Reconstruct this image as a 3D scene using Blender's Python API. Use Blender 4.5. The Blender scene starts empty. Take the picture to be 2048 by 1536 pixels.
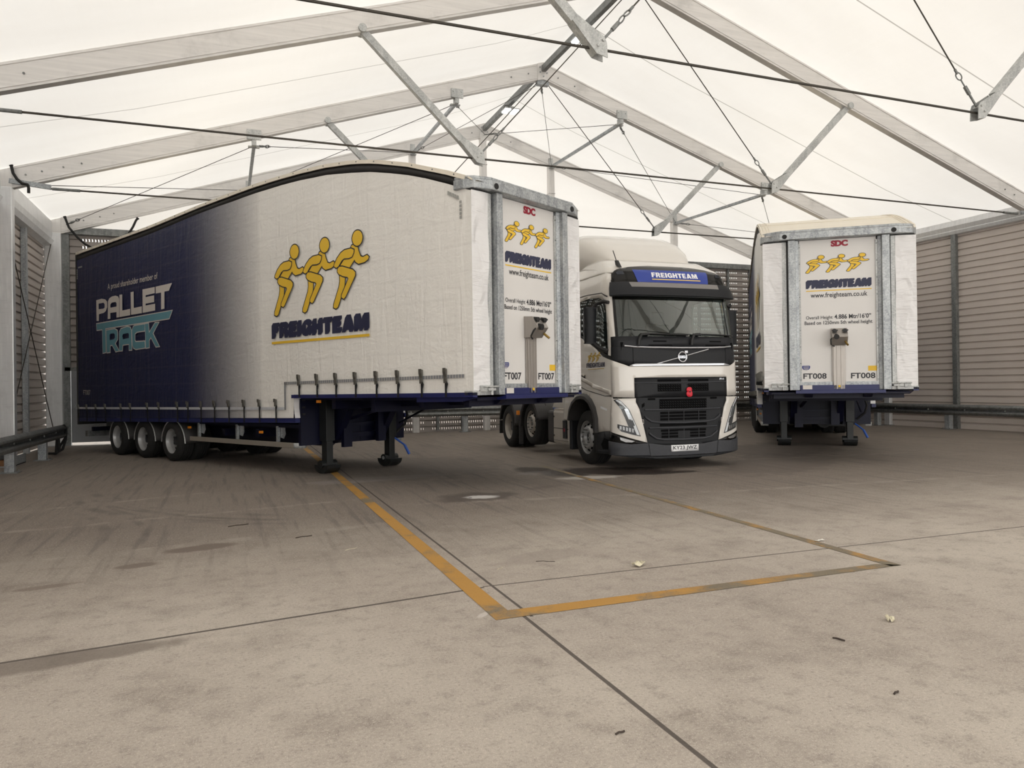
import bpy, bmesh, math, random
import numpy as np
from mathutils import Vector, Matrix
from mathutils.geometry import tessellate_polygon
random.seed(7)
SC = bpy.context.scene
COL = SC.collection
PI = math.pi
# ------------------------------------------------------------------ camera
PITCH, ROLL, YAW, CAMH, FPX = .0022, -.0139, .3674, 1.4831, 1481.9
def make_camera():
    cy, sy, cp, sp = math.cos(YAW), math.sin(YAW), math.cos(PITCH), math.sin(PITCH)
    F = Vector((sy*cp, cy*cp, sp)); R = Vector((cy, -sy, 0)); U = R.cross(F)
    c, s = math.cos(ROLL), math.sin(ROLL)
    R2 = c*R + s*U; U2 = -s*R + c*U
    cam = bpy.data.cameras.new('camera'); cam.sensor_width = 36; cam.lens = 36*FPX/2048
    cam.clip_start = .05; cam.clip_end = 400
    o = bpy.data.objects.new('camera', cam); COL.objects.link(o)
    m = Matrix((R2, U2, -F)).transposed().to_4x4(); m.translation = Vector((0, 0, CAMH))
    o.matrix_world = m; SC.camera = o
make_camera()
# ------------------------------------------------------------------ sky (overcast daylight), exposure
SKY = 3.35
w = bpy.data.worlds.new('overcast_sky'); SC.world = w; w.use_nodes = True
bg = w.node_tree.nodes['Background']; bg.inputs[0].default_value = (1, .99, .96, 1); bg.inputs[1].default_value = SKY
SC.view_settings.view_transform = 'Standard'; SC.view_settings.look = 'None'
SC.view_settings.gamma = 1; SC.view_settings.use_curve_mapping = False; SC.view_settings.exposure = 0.0
# ------------------------------------------------------------------ materials
def nt(name):
    m = bpy.data.materials.new(name); m.use_nodes = True
    return m, m.node_tree.nodes, m.node_tree.links
def lin(c):
    if isinstance(c, (int, float)): c = (c, c, c)
    return tuple(((x/255+.055)/1.055)**2.4 if x > 10 else x/255/12.92 for x in c) + (1,)
def mat(name, rgb, rough=.5, metal=0., vary=.06, scale=6., stretch=(1, 1, 1), bump=0., bscale=None, coat=0., spec=.5):
    """procedural paint / metal: base colour broken up by noise, optional bump"""
    m, N, L = nt(name); b = N['Principled BSDF']
    tc = N.new('ShaderNodeTexCoord'); mp = N.new('ShaderNodeMapping'); mp.inputs['Scale'].default_value = stretch
    no = N.new('ShaderNodeTexNoise'); no.inputs['Scale'].default_value = scale; no.inputs['Detail'].default_value = 6
    cr = N.new('ShaderNodeValToRGB'); c = lin(rgb)
    cr.color_ramp.elements[0].position = .3; cr.color_ramp.elements[1].position = .7
    cr.color_ramp.elements[0].color = tuple(max(0, x*(1-vary)) for x in c[:3])+(1,)
    cr.color_ramp.elements[1].color = tuple(min(1, x*(1+vary)) for x in c[:3])+(1,)
    L.new(tc.outputs['Object'], mp.inputs[0]); L.new(mp.outputs[0], no.inputs[0]); L.new(no.outputs[0], cr.inputs[0])
    L.new(cr.outputs[0], b.inputs['Base Color'])
    b.inputs['Roughness'].default_value = rough; b.inputs['Metallic'].default_value = metal
    b.inputs['Coat Weight'].default_value = coat; b.inputs['Specular IOR Level'].default_value = spec
    if bump:
        n2 = N.new('ShaderNodeTexNoise'); n2.inputs['Scale'].default_value = bscale or scale*3; n2.inputs['Detail'].default_value = 4
        L.new(mp.outputs[0], n2.inputs[0])
        bp = N.new('ShaderNodeBump'); bp.inputs['Strength'].default_value = bump; bp.inputs['Distance'].default_value = .02
        L.new(n2.outputs[0], bp.inputs['Height']); L.new(bp.outputs[0], b.inputs['Normal'])
    return m
class G:
    """tiny node-maths helper"""
    def __init__(s, N, L): s.N, s.L = N, L
    def _in(s, sock, v):
        if isinstance(v, (int, float)): sock.default_value = v
        else: s.L.new(v, sock)
    def m(s, op, a, b=0., c=None, clamp=False):
        n = s.N.new('ShaderNodeMath'); n.operation = op; n.use_clamp = clamp
        s._in(n.inputs[0], a); s._in(n.inputs[1], b)
        if c is not None: s._in(n.inputs[2], c)
        return n.outputs[0]
    def ss(s, x, a, b, lo=0., hi=1.):
        n = s.N.new('ShaderNodeMapRange'); n.interpolation_type = 'SMOOTHSTEP'
        s._in(n.inputs[0], x); n.inputs[1].default_value = a; n.inputs[2].default_value = b
        n.inputs[3].default_value = lo; n.inputs[4].default_value = hi
        return n.outputs[0]
    def mix(s, f, a, b):
        n = s.N.new('ShaderNodeMix'); n.data_type = 'RGBA'
        s._in(n.inputs[0], f)
        for sock, v in ((n.inputs[6], a), (n.inputs[7], b)):
            if isinstance(v, tuple): sock.default_value = v
            else: s.L.new(v, sock)
        return n.outputs[2]
    def noise(s, vec, scale, detail=5, rough=.5, dist=0.):
        n = s.N.new('ShaderNodeTexNoise'); n.inputs['Scale'].default_value = scale; n.inputs['Detail'].default_value = detail
        n.inputs['Roughness'].default_value = rough; n.inputs['Distortion'].default_value = dist
        s.L.new(vec, n.inputs[0]); return n.outputs[0]
    def map(s, vec, scale=(1, 1, 1), rot=(0, 0, 0), loc=(0, 0, 0)):
        n = s.N.new('ShaderNodeMapping'); n.inputs['Scale'].default_value = scale
        n.inputs['Rotation'].default_value = rot; n.inputs['Location'].default_value = loc
        s.L.new(vec, n.inputs[0]); return n.outputs[0]
    def sep(s, vec):
        n = s.N.new('ShaderNodeSeparateXYZ'); s.L.new(vec, n.inputs[0]); return n.outputs
    def seg(s, x, y, a, b, w, soft=.004):
        """mask of a line segment on the ground, half width w"""
        dx, dy = b[0]-a[0], b[1]-a[1]; l2 = dx*dx+dy*dy; l = math.sqrt(l2)
        px = s.m('SUBTRACT', x, a[0]); py = s.m('SUBTRACT', y, a[1])
        d = s.m('ABSOLUTE', s.m('ADD', s.m('MULTIPLY', px, -dy/l), s.m('MULTIPLY', py, dx/l)))
        t = s.m('ADD', s.m('MULTIPLY', px, dx/l2), s.m('MULTIPLY', py, dy/l2))
        ins = s.m('LESS_THAN', s.m('ABSOLUTE', s.m('SUBTRACT', t, .5)), .5)
        return s.m('MULTIPLY', s.ss(d, w, w+soft, 1, 0), ins)
    def ell(s, x, y, c, rx, ry, wob, amp=.5, ang=0., soft=.35):
        px = s.m('SUBTRACT', x, c[0]); py = s.m('SUBTRACT', y, c[1]); ca, sa = math.cos(ang), math.sin(ang)
        qx = s.m('MULTIPLY', s.m('ADD', s.m('MULTIPLY', px, ca), s.m('MULTIPLY', py, sa)), 1/rx)
        qy = s.m('MULTIPLY', s.m('SUBTRACT', s.m('MULTIPLY', py, ca), s.m('MULTIPLY', px, sa)), 1/ry)
        r = s.m('SQRT', s.m('ADD', s.m('MULTIPLY', qx, qx), s.m('MULTIPLY', qy, qy)))
        r = s.m('ADD', r, s.m('MULTIPLY', s.m('SUBTRACT', wob, .5), amp*2))
        return s.ss(r, 1-soft, 1+soft*.3, 1, 0)
    def bump(s, h, strength, dist, b):
        n = s.N.new('ShaderNodeBump'); n.inputs['Strength'].default_value = strength; n.inputs['Distance'].default_value = dist
        s.L.new(h, n.inputs['Height']); s.L.new(n.outputs[0], b.inputs['Normal'])

def concrete():
    m, N, L = nt('broom_finished_concrete'); b = N['Principled BSDF']; g = G(N, L)
    pos = N.new('ShaderNodeNewGeometry').outputs['Position']
    x, y, z = g.sep(pos)
    big = g.noise(pos, .35, 4); blot = g.noise(pos, 8, 5, .6); mid = g.noise(pos, 1.7, 6, .6); fine = g.noise(pos, 55, 4, .65); speck = g.noise(pos, 170, 2, .6)
    col = g.mix(g.ss(big, .35, .68), lin((164, 154, 144)), lin((182, 173, 162)))
    col = g.mix(g.m('MULTIPLY', g.ss(mid, .45, .75), .5), col, lin((122, 112, 104)))
    col = g.mix(g.m('MULTIPLY', g.ss(blot, .5, .72), .35), col, lin((112, 103, 96))); col = g.mix(g.m('MULTIPLY', g.ss(blot, .5, .3), .3), col, lin((182, 173, 162)))
    # the floor colour darkens from the near apron to the far slabs
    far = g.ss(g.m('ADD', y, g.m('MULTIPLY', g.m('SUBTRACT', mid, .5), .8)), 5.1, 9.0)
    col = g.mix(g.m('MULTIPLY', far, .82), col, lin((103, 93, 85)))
    col = g.mix(g.m('MULTIPLY', g.ss(fine, .5, .78), .55), col, lin((205, 195, 182)))
    col = g.mix(g.m('MULTIPLY', g.ss(fine, .48, .25), .55), col, lin((104, 96, 90)))
    col = g.mix(g.m('MULTIPLY', g.ss(speck, .58, .70), .65), col, lin((228, 220, 210)))
    col = g.mix(g.m('MULTIPLY', g.ss(speck, .36, .27), .5), col, lin((86, 78, 74)))
    # tyre scrub: long streaks along the bay and a few swept arcs
    st = g.noise(g.map(pos, (7, .35, 1)), 1.5, 5, .6)
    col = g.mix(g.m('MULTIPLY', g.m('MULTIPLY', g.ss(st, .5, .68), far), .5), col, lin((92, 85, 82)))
    st2 = g.noise(g.map(pos, (.5, 9, 1), rot=(0, 0, .5)), 1.3, 4, .6)
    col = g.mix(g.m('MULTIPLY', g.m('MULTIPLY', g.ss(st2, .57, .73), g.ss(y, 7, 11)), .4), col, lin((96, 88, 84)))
    arcs = None
    for cx, cy, r, w_, x0, x1, y0, y1 in ((2.2, 12.4, 4.2, .09, -3, 1, 7.5, 12), (2.4, 12.2, 3.9, .07, -3, 1, 8, 12.5), (3.2, 13.6, 5.2, .1, -3.2, .8, 8.4, 13),
                                (1.2, 11.4, 2.7, .06, -2, 1.5, 8.6, 12), (2.8, 13.0, 4.75, .05, -3, 1, 8, 12), (-4.5, 8.5, 3.3, .08, -2, 0, 8, 12), (-4.9, 8.2, 4.1, .06, -2, 1, 8, 12)):
        d = g.m('SQRT', g.m('ADD', g.m('POWER', g.m('SUBTRACT', x, cx), 2), g.m('POWER', g.m('SUBTRACT', y, cy), 2)))
        k = g.ss(g.m('ABSOLUTE', g.m('SUBTRACT', d, r)), w_*.3, w_, 1, 0)
        k = g.m('MULTIPLY', k, g.m('MULTIPLY', g.ss(x, x0, x0+.6), g.ss(x, x1-.6, x1, 1, 0)))
        k = g.m('MULTIPLY', k, g.m('MULTIPLY', g.ss(y, y0, y0+.6), g.ss(y, y1-.6, y1, 1, 0)))
        arcs = k if arcs is None else g.m('MAXIMUM', arcs, k)
    col = g.mix(g.m('MULTIPLY', arcs, g.ss(mid, .38, .62, .0, .38)), col, lin((74, 68, 66)))
    # faint lighter joints
    wob = g.noise(pos, 3.1, 4, .6)
    lt = None
    for a_, b_, w_ in (((-4.2, 7.2), (1.75, 8.05), .05), ((-3.9, 9.0), (1.8, 9.95), .035), ((1.95, 9.25), (6.3, 8.45), .045), ((6.3, 8.4), (14, 7.75), .04), ((-3, 10.6), (-.2, 11.6), .03), ((5.5, 12.2), (14, 11.1), .03)):
        k = g.seg(x, y, a_, b_, w_, .06); lt = k if lt is None else g.m('MAXIMUM', lt, k)
    col = g.mix(g.m('MULTIPLY', lt, g.ss(wob, .4, .65, 0, .4)), col, lin((168, 159, 148)))
    # sawn joints
    dk = None
    for a_, b_, w_ in (((-6, 4.2), (1.75, 5.18), .013), ((1.75, 5.2), (14, 4.98), .008), ((1.62, -6), (1.765, 4.5), .011), ((1.81, 4.4), (1.90, 12.5), .009), ((1.9, 12.5), (2.05, 23.4), .012)):
        k = g.seg(x, y, a_, b_, w_); dk = k if dk is None else g.m('MAXIMUM', dk, k)
    col = g.mix(g.m('MULTIPLY', dk, .85), col, lin((66, 59, 55)))
    col = g.mix(g.m('MULTIPLY', g.m('MULTIPLY', g.ell(x, y, (-1.0, 4.72), .9, .13, wob, .5, .12), .7), 1.), col, lin((112, 103, 95)))
    # oil and water stains, lime bloom round the drain, broad darker areas by the trailers
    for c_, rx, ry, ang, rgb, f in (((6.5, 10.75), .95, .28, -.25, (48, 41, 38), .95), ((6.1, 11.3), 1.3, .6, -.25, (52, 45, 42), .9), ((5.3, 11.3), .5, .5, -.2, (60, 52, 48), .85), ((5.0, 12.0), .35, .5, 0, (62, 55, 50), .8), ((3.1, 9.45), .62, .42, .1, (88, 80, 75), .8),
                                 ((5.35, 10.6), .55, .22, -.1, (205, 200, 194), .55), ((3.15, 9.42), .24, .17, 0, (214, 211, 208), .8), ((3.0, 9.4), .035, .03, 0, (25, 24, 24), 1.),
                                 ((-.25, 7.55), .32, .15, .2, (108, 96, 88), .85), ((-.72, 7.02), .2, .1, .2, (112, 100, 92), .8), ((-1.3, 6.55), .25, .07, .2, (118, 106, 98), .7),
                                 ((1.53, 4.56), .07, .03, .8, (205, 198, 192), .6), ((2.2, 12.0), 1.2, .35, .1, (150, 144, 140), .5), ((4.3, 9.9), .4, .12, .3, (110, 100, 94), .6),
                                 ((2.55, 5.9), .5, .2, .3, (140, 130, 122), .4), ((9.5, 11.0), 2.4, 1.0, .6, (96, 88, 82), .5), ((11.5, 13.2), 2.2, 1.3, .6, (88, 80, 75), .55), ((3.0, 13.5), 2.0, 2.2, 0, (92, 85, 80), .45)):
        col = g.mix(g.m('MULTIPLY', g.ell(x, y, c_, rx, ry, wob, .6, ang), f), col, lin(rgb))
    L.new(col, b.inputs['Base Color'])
    wet = g.ell(x, y, (6.0, 11.2), 1.5, .6, wob, .6, -.25)
    b.inputs['Specular IOR Level'].default_value = .28
    L.new(g.m('SUBTRACT', .82, g.m('MULTIPLY', wet, .4)), b.inputs['Roughness'])
    g.bump(g.m('ADD', g.m('MULTIPLY', fine, .7), g.m('ADD', g.m('MULTIPLY', speck, .3), g.m('MULTIPLY', dk, -2.))), .35, .006, b)
    return m
def membrane(seams):
    """white coated fabric: lets the overcast daylight through; a fine welded seam halfway along each bay"""
    m, N, L = nt('translucent_white_membrane'); g = G(N, L)
    N.remove(N['Principled BSDF']); out = N['Material Output']
    pos = N.new('ShaderNodeNewGeometry').outputs['Position']; x, y, z = g.sep(pos)
    n1 = g.noise(g.map(pos, (.25, .9, .9)), 1.1, 4, .55); n2 = g.noise(g.map(pos, (1, .08, 1)), 9, 3, .6)
    col = g.mix(g.m('ADD', g.m('MULTIPLY', g.ss(n1, .3, .7), .6), g.m('MULTIPLY', n2, .4)), (.79, .765, .73, 1), (.835, .815, .785, 1))
    if seams:
        sm = None
        for yy in seams:
            k = g.ss(g.m('ABSOLUTE', g.m('SUBTRACT', y, yy)), .008, .02, 1, 0); sm = k if sm is None else g.m('MAXIMUM', sm, k)
        col = g.mix(g.m('MULTIPLY', sm, .75), col, (.3, .28, .25, 1))
    d = N.new('ShaderNodeBsdfDiffuse'); t = N.new('ShaderNodeBsdfTranslucent'); mx = N.new('ShaderNodeMixShader'); mx.inputs[0].default_value = .27
    L.new(col, d.inputs[0]); L.new(col, t.inputs[0]); L.new(d.outputs[0], mx.inputs[1]); L.new(t.outputs[0], mx.inputs[2]); L.new(mx.outputs[0], out.inputs[0])
    return m
def galvanised(name, a, b_, scale=45, rough=.45, metal=.55):
    m, N, L = nt(name); b = N['Principled BSDF']; g = G(N, L)
    tc = N.new('ShaderNodeTexCoord').outputs['Object']
    v = N.new('ShaderNodeTexVoronoi'); v.inputs['Scale'].default_value = scale; L.new(tc, v.inputs[0])
    n = g.noise(g.map(tc, (1, 1, .25)), 9, 5, .6)
    s = N.new('ShaderNodeSeparateColor'); L.new(v.outputs['Color'], s.inputs[0])
    f = g.m('ADD', g.m('MULTIPLY', s.outputs[0], .5), g.m('MULTIPLY', g.ss(n, .3, .7), .5))
    L.new(g.mix(f, lin(a), lin(b_)), b.inputs['Base Color'])
    b.inputs['Roughness'].default_value = rough; b.inputs['Metallic'].default_value = metal
    return m
def aluminium(name, rgb, metal=.35, rough=.45, along=(6, 6, .6)):
    """mill-finish extrusion with rain streaks and scuffs"""
    m, N, L = nt(name); b = N['Principled BSDF']; g = G(N, L)
    tc = N.new('ShaderNodeTexCoord').outputs['Object']
    n1 = g.noise(g.map(tc, along), 2.2, 5, .6); n2 = g.noise(tc, 1.3, 6, .65); n3 = g.noise(g.map(tc, (.6, 6, 6)), 5, 3)
    c = lin(rgb); dk = tuple(v*.72 for v in c[:3])+(1,); lt = tuple(min(1, v*1.12) for v in c[:3])+(1,)
    col = g.mix(g.ss(n1, .35, .7), c, lt); col = g.mix(g.m('MULTIPLY', g.ss(n2, .52, .74), .6), col, dk)
    col = g.mix(g.m('MULTIPLY', g.ss(n3, .6, .75), .3), col, dk)
    L.new(col, b.inputs['Base Color']); b.inputs['Metallic'].default_value = metal; b.inputs['Roughness'].default_value = rough
    return m
def perforated(name, rgb):
    """coated steel planks punched with rows of upright slots"""
    m, N, L = nt(name); b = N['Principled BSDF']; g = G(N, L); out = N['Material Output']
    pos = N.new('ShaderNodeNewGeometry').outputs['Position']; x, y, z = g.sep(pos)
    n = g.noise(pos, 2.5, 4)
    c = lin(rgb)
    L.new(g.mix(n, tuple(v*.85 for v in c[:3])+(1,), tuple(v*1.15 for v in c[:3])+(1,)), b.inputs['Base Color'])
    b.inputs['Roughness'].default_value = .55
    zz = g.m('ABSOLUTE', g.m('SUBTRACT', g.m('FRACT', g.m('MULTIPLY', z, 5.)), .56))
    row = g.m('LESS_THAN', zz, g.ss(x, 9.5, 13.5, .17, .12))
    xx = g.m('ABSOLUTE', g.m('SUBTRACT', g.m('FRACT', g.m('MULTIPLY', x, 1/.078)), .5))
    slot = g.m('LESS_THAN', xx, g.ss(x, 9.5, 13.5, .115, .05)); slot = g.m('MULTIPLY', slot, g.m('GREATER_THAN', x, -3.72))  # slots narrow towards the right to dim the daylight seen through them
    pan = g.m('ABSOLUTE', g.m('SUBTRACT', g.m('FRACT', g.m('MULTIPLY', g.m('ADD', x, .12), 1/1.25)), .5))
    slot = g.m('MULTIPLY', g.m('MULTIPLY', row, slot), g.m('LESS_THAN', pan, .40))
    tr = N.new('ShaderNodeBsdfTransparent'); mx = N.new('ShaderNodeMixShader')
    L.new(slot, mx.inputs[0]); L.new(b.outputs[0], mx.inputs[1]); L.new(tr.outputs[0], mx.inputs[2]); L.new(mx.outputs[0], out.inputs[0])
    return m
def curtain_vinyl(name, gradient):
    m, N, L = nt(name); b = N['Principled BSDF']; g = G(N, L)
    tc = N.new('ShaderNodeTexCoord').outputs['Object']; x, y, z = g.sep(tc)
    white = lin((214, 208, 202)); navy = lin((30, 36, 74))
    n = g.noise(tc, 1.4, 5, .6)
    wcol = g.mix(n, lin((234, 231, 225)), lin((242, 240, 235)))
    if gradient:      # the print fades from navy at the tail to white towards the front
        f = g.m('POWER', g.ss(y, 5.15, 8.1), .38)
        ncol = g.mix(n, lin((24, 28, 62)), lin((32, 38, 78)))
        col = g.mix(f, wcol, ncol)
    else: col = wcol
    # welded webbing reinforcement shows as a faint grid
    bz = g.ss(g.m('ABSOLUTE', g.m('SUBTRACT', g.m('FRACT', g.m('MULTIPLY', z, 1/.36)), .5)), .03, .06, 1, 0)
    by = g.ss(g.m('ABSOLUTE', g.m('SUBTRACT', g.m('FRACT', g.m('MULTIPLY', y, 1/.62)), .5)), .02, .04, 1, 0)
    grid = g.m('MAXIMUM', bz, by)
    col = g.mix(g.m('MULTIPLY', grid, .05), col, lin((150, 146, 142)))
    L.new(col, b.inputs['Base Color']); b.inputs['Roughness'].default_value = .5; b.inputs['Specular IOR Level'].default_value = .4
    w1 = g.noise(g.map(tc, (1, 2.2, .35)), 2.2, 4, .55, 1.2); w2 = g.noise(g.map(tc, (1, 1, 1)), 7, 3, .5, 2.)
    w3 = g.noise(g.map(tc, (1, .5, 1.6), rot=(.6, 0, 0)), 3.4, 3, .5, 1.)
    h = g.m('ADD', g.m('ADD', w1, g.m('MULTIPLY', w2, .22)), g.m('ADD', g.m('MULTIPLY', w3, .5), g.m('MULTIPLY', grid, .012)))
    g.bump(h, .42, .05, b)
    return m
def flap_vinyl():
    m, N, L = nt('creased_white_vinyl'); b = N['Principled BSDF']; g = G(N, L)
    tc = N.new('ShaderNodeTexCoord').outputs['Object']
    n = g.noise(tc, 2, 4); L.new(g.mix(n, lin((222, 220, 220)), lin((232, 231, 231))), b.inputs['Base Color'])
    b.inputs['Roughness'].default_value = .42
    w1 = g.noise(g.map(tc, (1.2, 1, 1.), rot=(0, .55, 0)), 2.6, 2, .4, 1.0); w2 = g.noise(g.map(tc, (.5, 1, 3)), 5, 3, .5, 1.)
    g.bump(g.m('ADD', w1, g.m('MULTIPLY', w2, .25)), .7, .09, b)
    return m
def worn_paint():
    m, N, L = nt('worn_yellow_line_paint'); b = N['Principled BSDF']; g = G(N, L); out = N['Material Output']
    pos = N.new('ShaderNodeNewGeometry').outputs['Position']; x, y, z = g.sep(pos)
    n = g.noise(pos, 2.3, 6, .65); f = g.noise(pos, 60, 4, .7); p = g.noise(g.map(pos, (1, 1, 1), loc=(3, 7, 0)), 1.1, 3)
    wear = g.m('ADD', g.m('ADD', g.ss(x, 1.9, 5.0, 0, .34), g.ss(y, 5., 12., 0, .16)), g.m('ADD', g.m('MULTIPLY', g.m('SUBTRACT', n, .5), 1.9), g.m('MULTIPLY', g.m('SUBTRACT', p, .5), 1.3)))
    wear = g.m('ADD', wear, .05); yel = g.mix(f, lin((160, 116, 44)), lin((190, 144, 70)))
    tar = g.mix(f, lin((112, 102, 86)), lin((128, 116, 94)))
    col = g.mix(g.ss(wear, .12, .42), yel, g.mix(.35, tar, yel)); col = g.mix(g.ss(wear, .34, .5), col, tar)
    L.new(col, b.inputs['Base Color']); b.inputs['Roughness'].default_value = .7
    tr = N.new('ShaderNodeBsdfTransparent'); mx = N.new('ShaderNodeMixShader')
    L.new(g.m('MULTIPLY', g.ss(f, .56, .7), g.ss(wear, .0, .5, .15, .8)), mx.inputs[0]); L.new(b.outputs[0], mx.inputs[1]); L.new(tr.outputs[0], mx.inputs[2]); L.new(mx.outputs[0], out.inputs[0])
    return m
def cargo_glass(name, tint, clear=.55):
    """toughened glass: see-through tint plus a mirror-like reflection"""
    m, N, L = nt(name); g = G(N, L); N.remove(N['Principled BSDF']); out = N['Material Output']
    tc = N.new('ShaderNodeTexCoord').outputs['Object']; n = g.noise(tc, 1.5, 2)
    t = N.new('ShaderNodeBsdfTransparent'); L.new(g.mix(n, tuple(v*.96 for v in tint)+(1,), tuple(tint)+(1,)), t.inputs[0])
    gl = N.new('ShaderNodeBsdfGlossy'); gl.inputs['Roughness'].default_value = .01; gl.inputs[0].default_value = (.9, .95, .93, 1)
    fr = N.new('ShaderNodeFresnel'); fr.inputs[0].default_value = 1.5
    mx = N.new('ShaderNodeMixShader'); L.new(g.m('MINIMUM', g.m('MULTIPLY', fr.outputs[0], 1.8), .2), mx.inputs[0])
    L.new(t.outputs[0], mx.inputs[1]); L.new(gl.outputs[0], mx.inputs[2]); L.new(mx.outputs[0], out.inputs[0])
    return m
def lamp_glow(name, rgb, strength):
    m, N, L = nt(name); b = N['Principled BSDF']; g = G(N, L)
    n = g.noise(N.new('ShaderNodeTexCoord').outputs['Object'], 30, 2)
    L.new(g.mix(n, tuple(v*.9 for v in lin(rgb)[:3])+(1,), lin(rgb)), b.inputs['Emission Color']); b.inputs['Emission Strength'].default_value = strength
    return m
def reflective(name, stripes=True, k=1.):
    m, N, L = nt(name); b = N['Principled BSDF']; g = G(N, L)
    tc = N.new('ShaderNodeTexCoord').outputs['Object']; x, y, z = g.sep(tc)
    s = g.m('LESS_THAN', g.m('FRACT', g.m('MULTIPLY', y, 1/.055)), .82)
    n = g.noise(tc, 12, 3)
    col = g.mix(s, lin((214, 209, 203)), g.mix(n, lin((196*k+30*(1-k), 200*k+30*(1-k), 208*k+30*(1-k))), lin((226*k+30*(1-k), 230*k+30*(1-k), 238*k+30*(1-k)))))
    L.new(col, b.inputs['Base Color']); b.inputs['Roughness'].default_value = .3; b.inputs['Metallic'].default_value = .25
    return m
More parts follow.
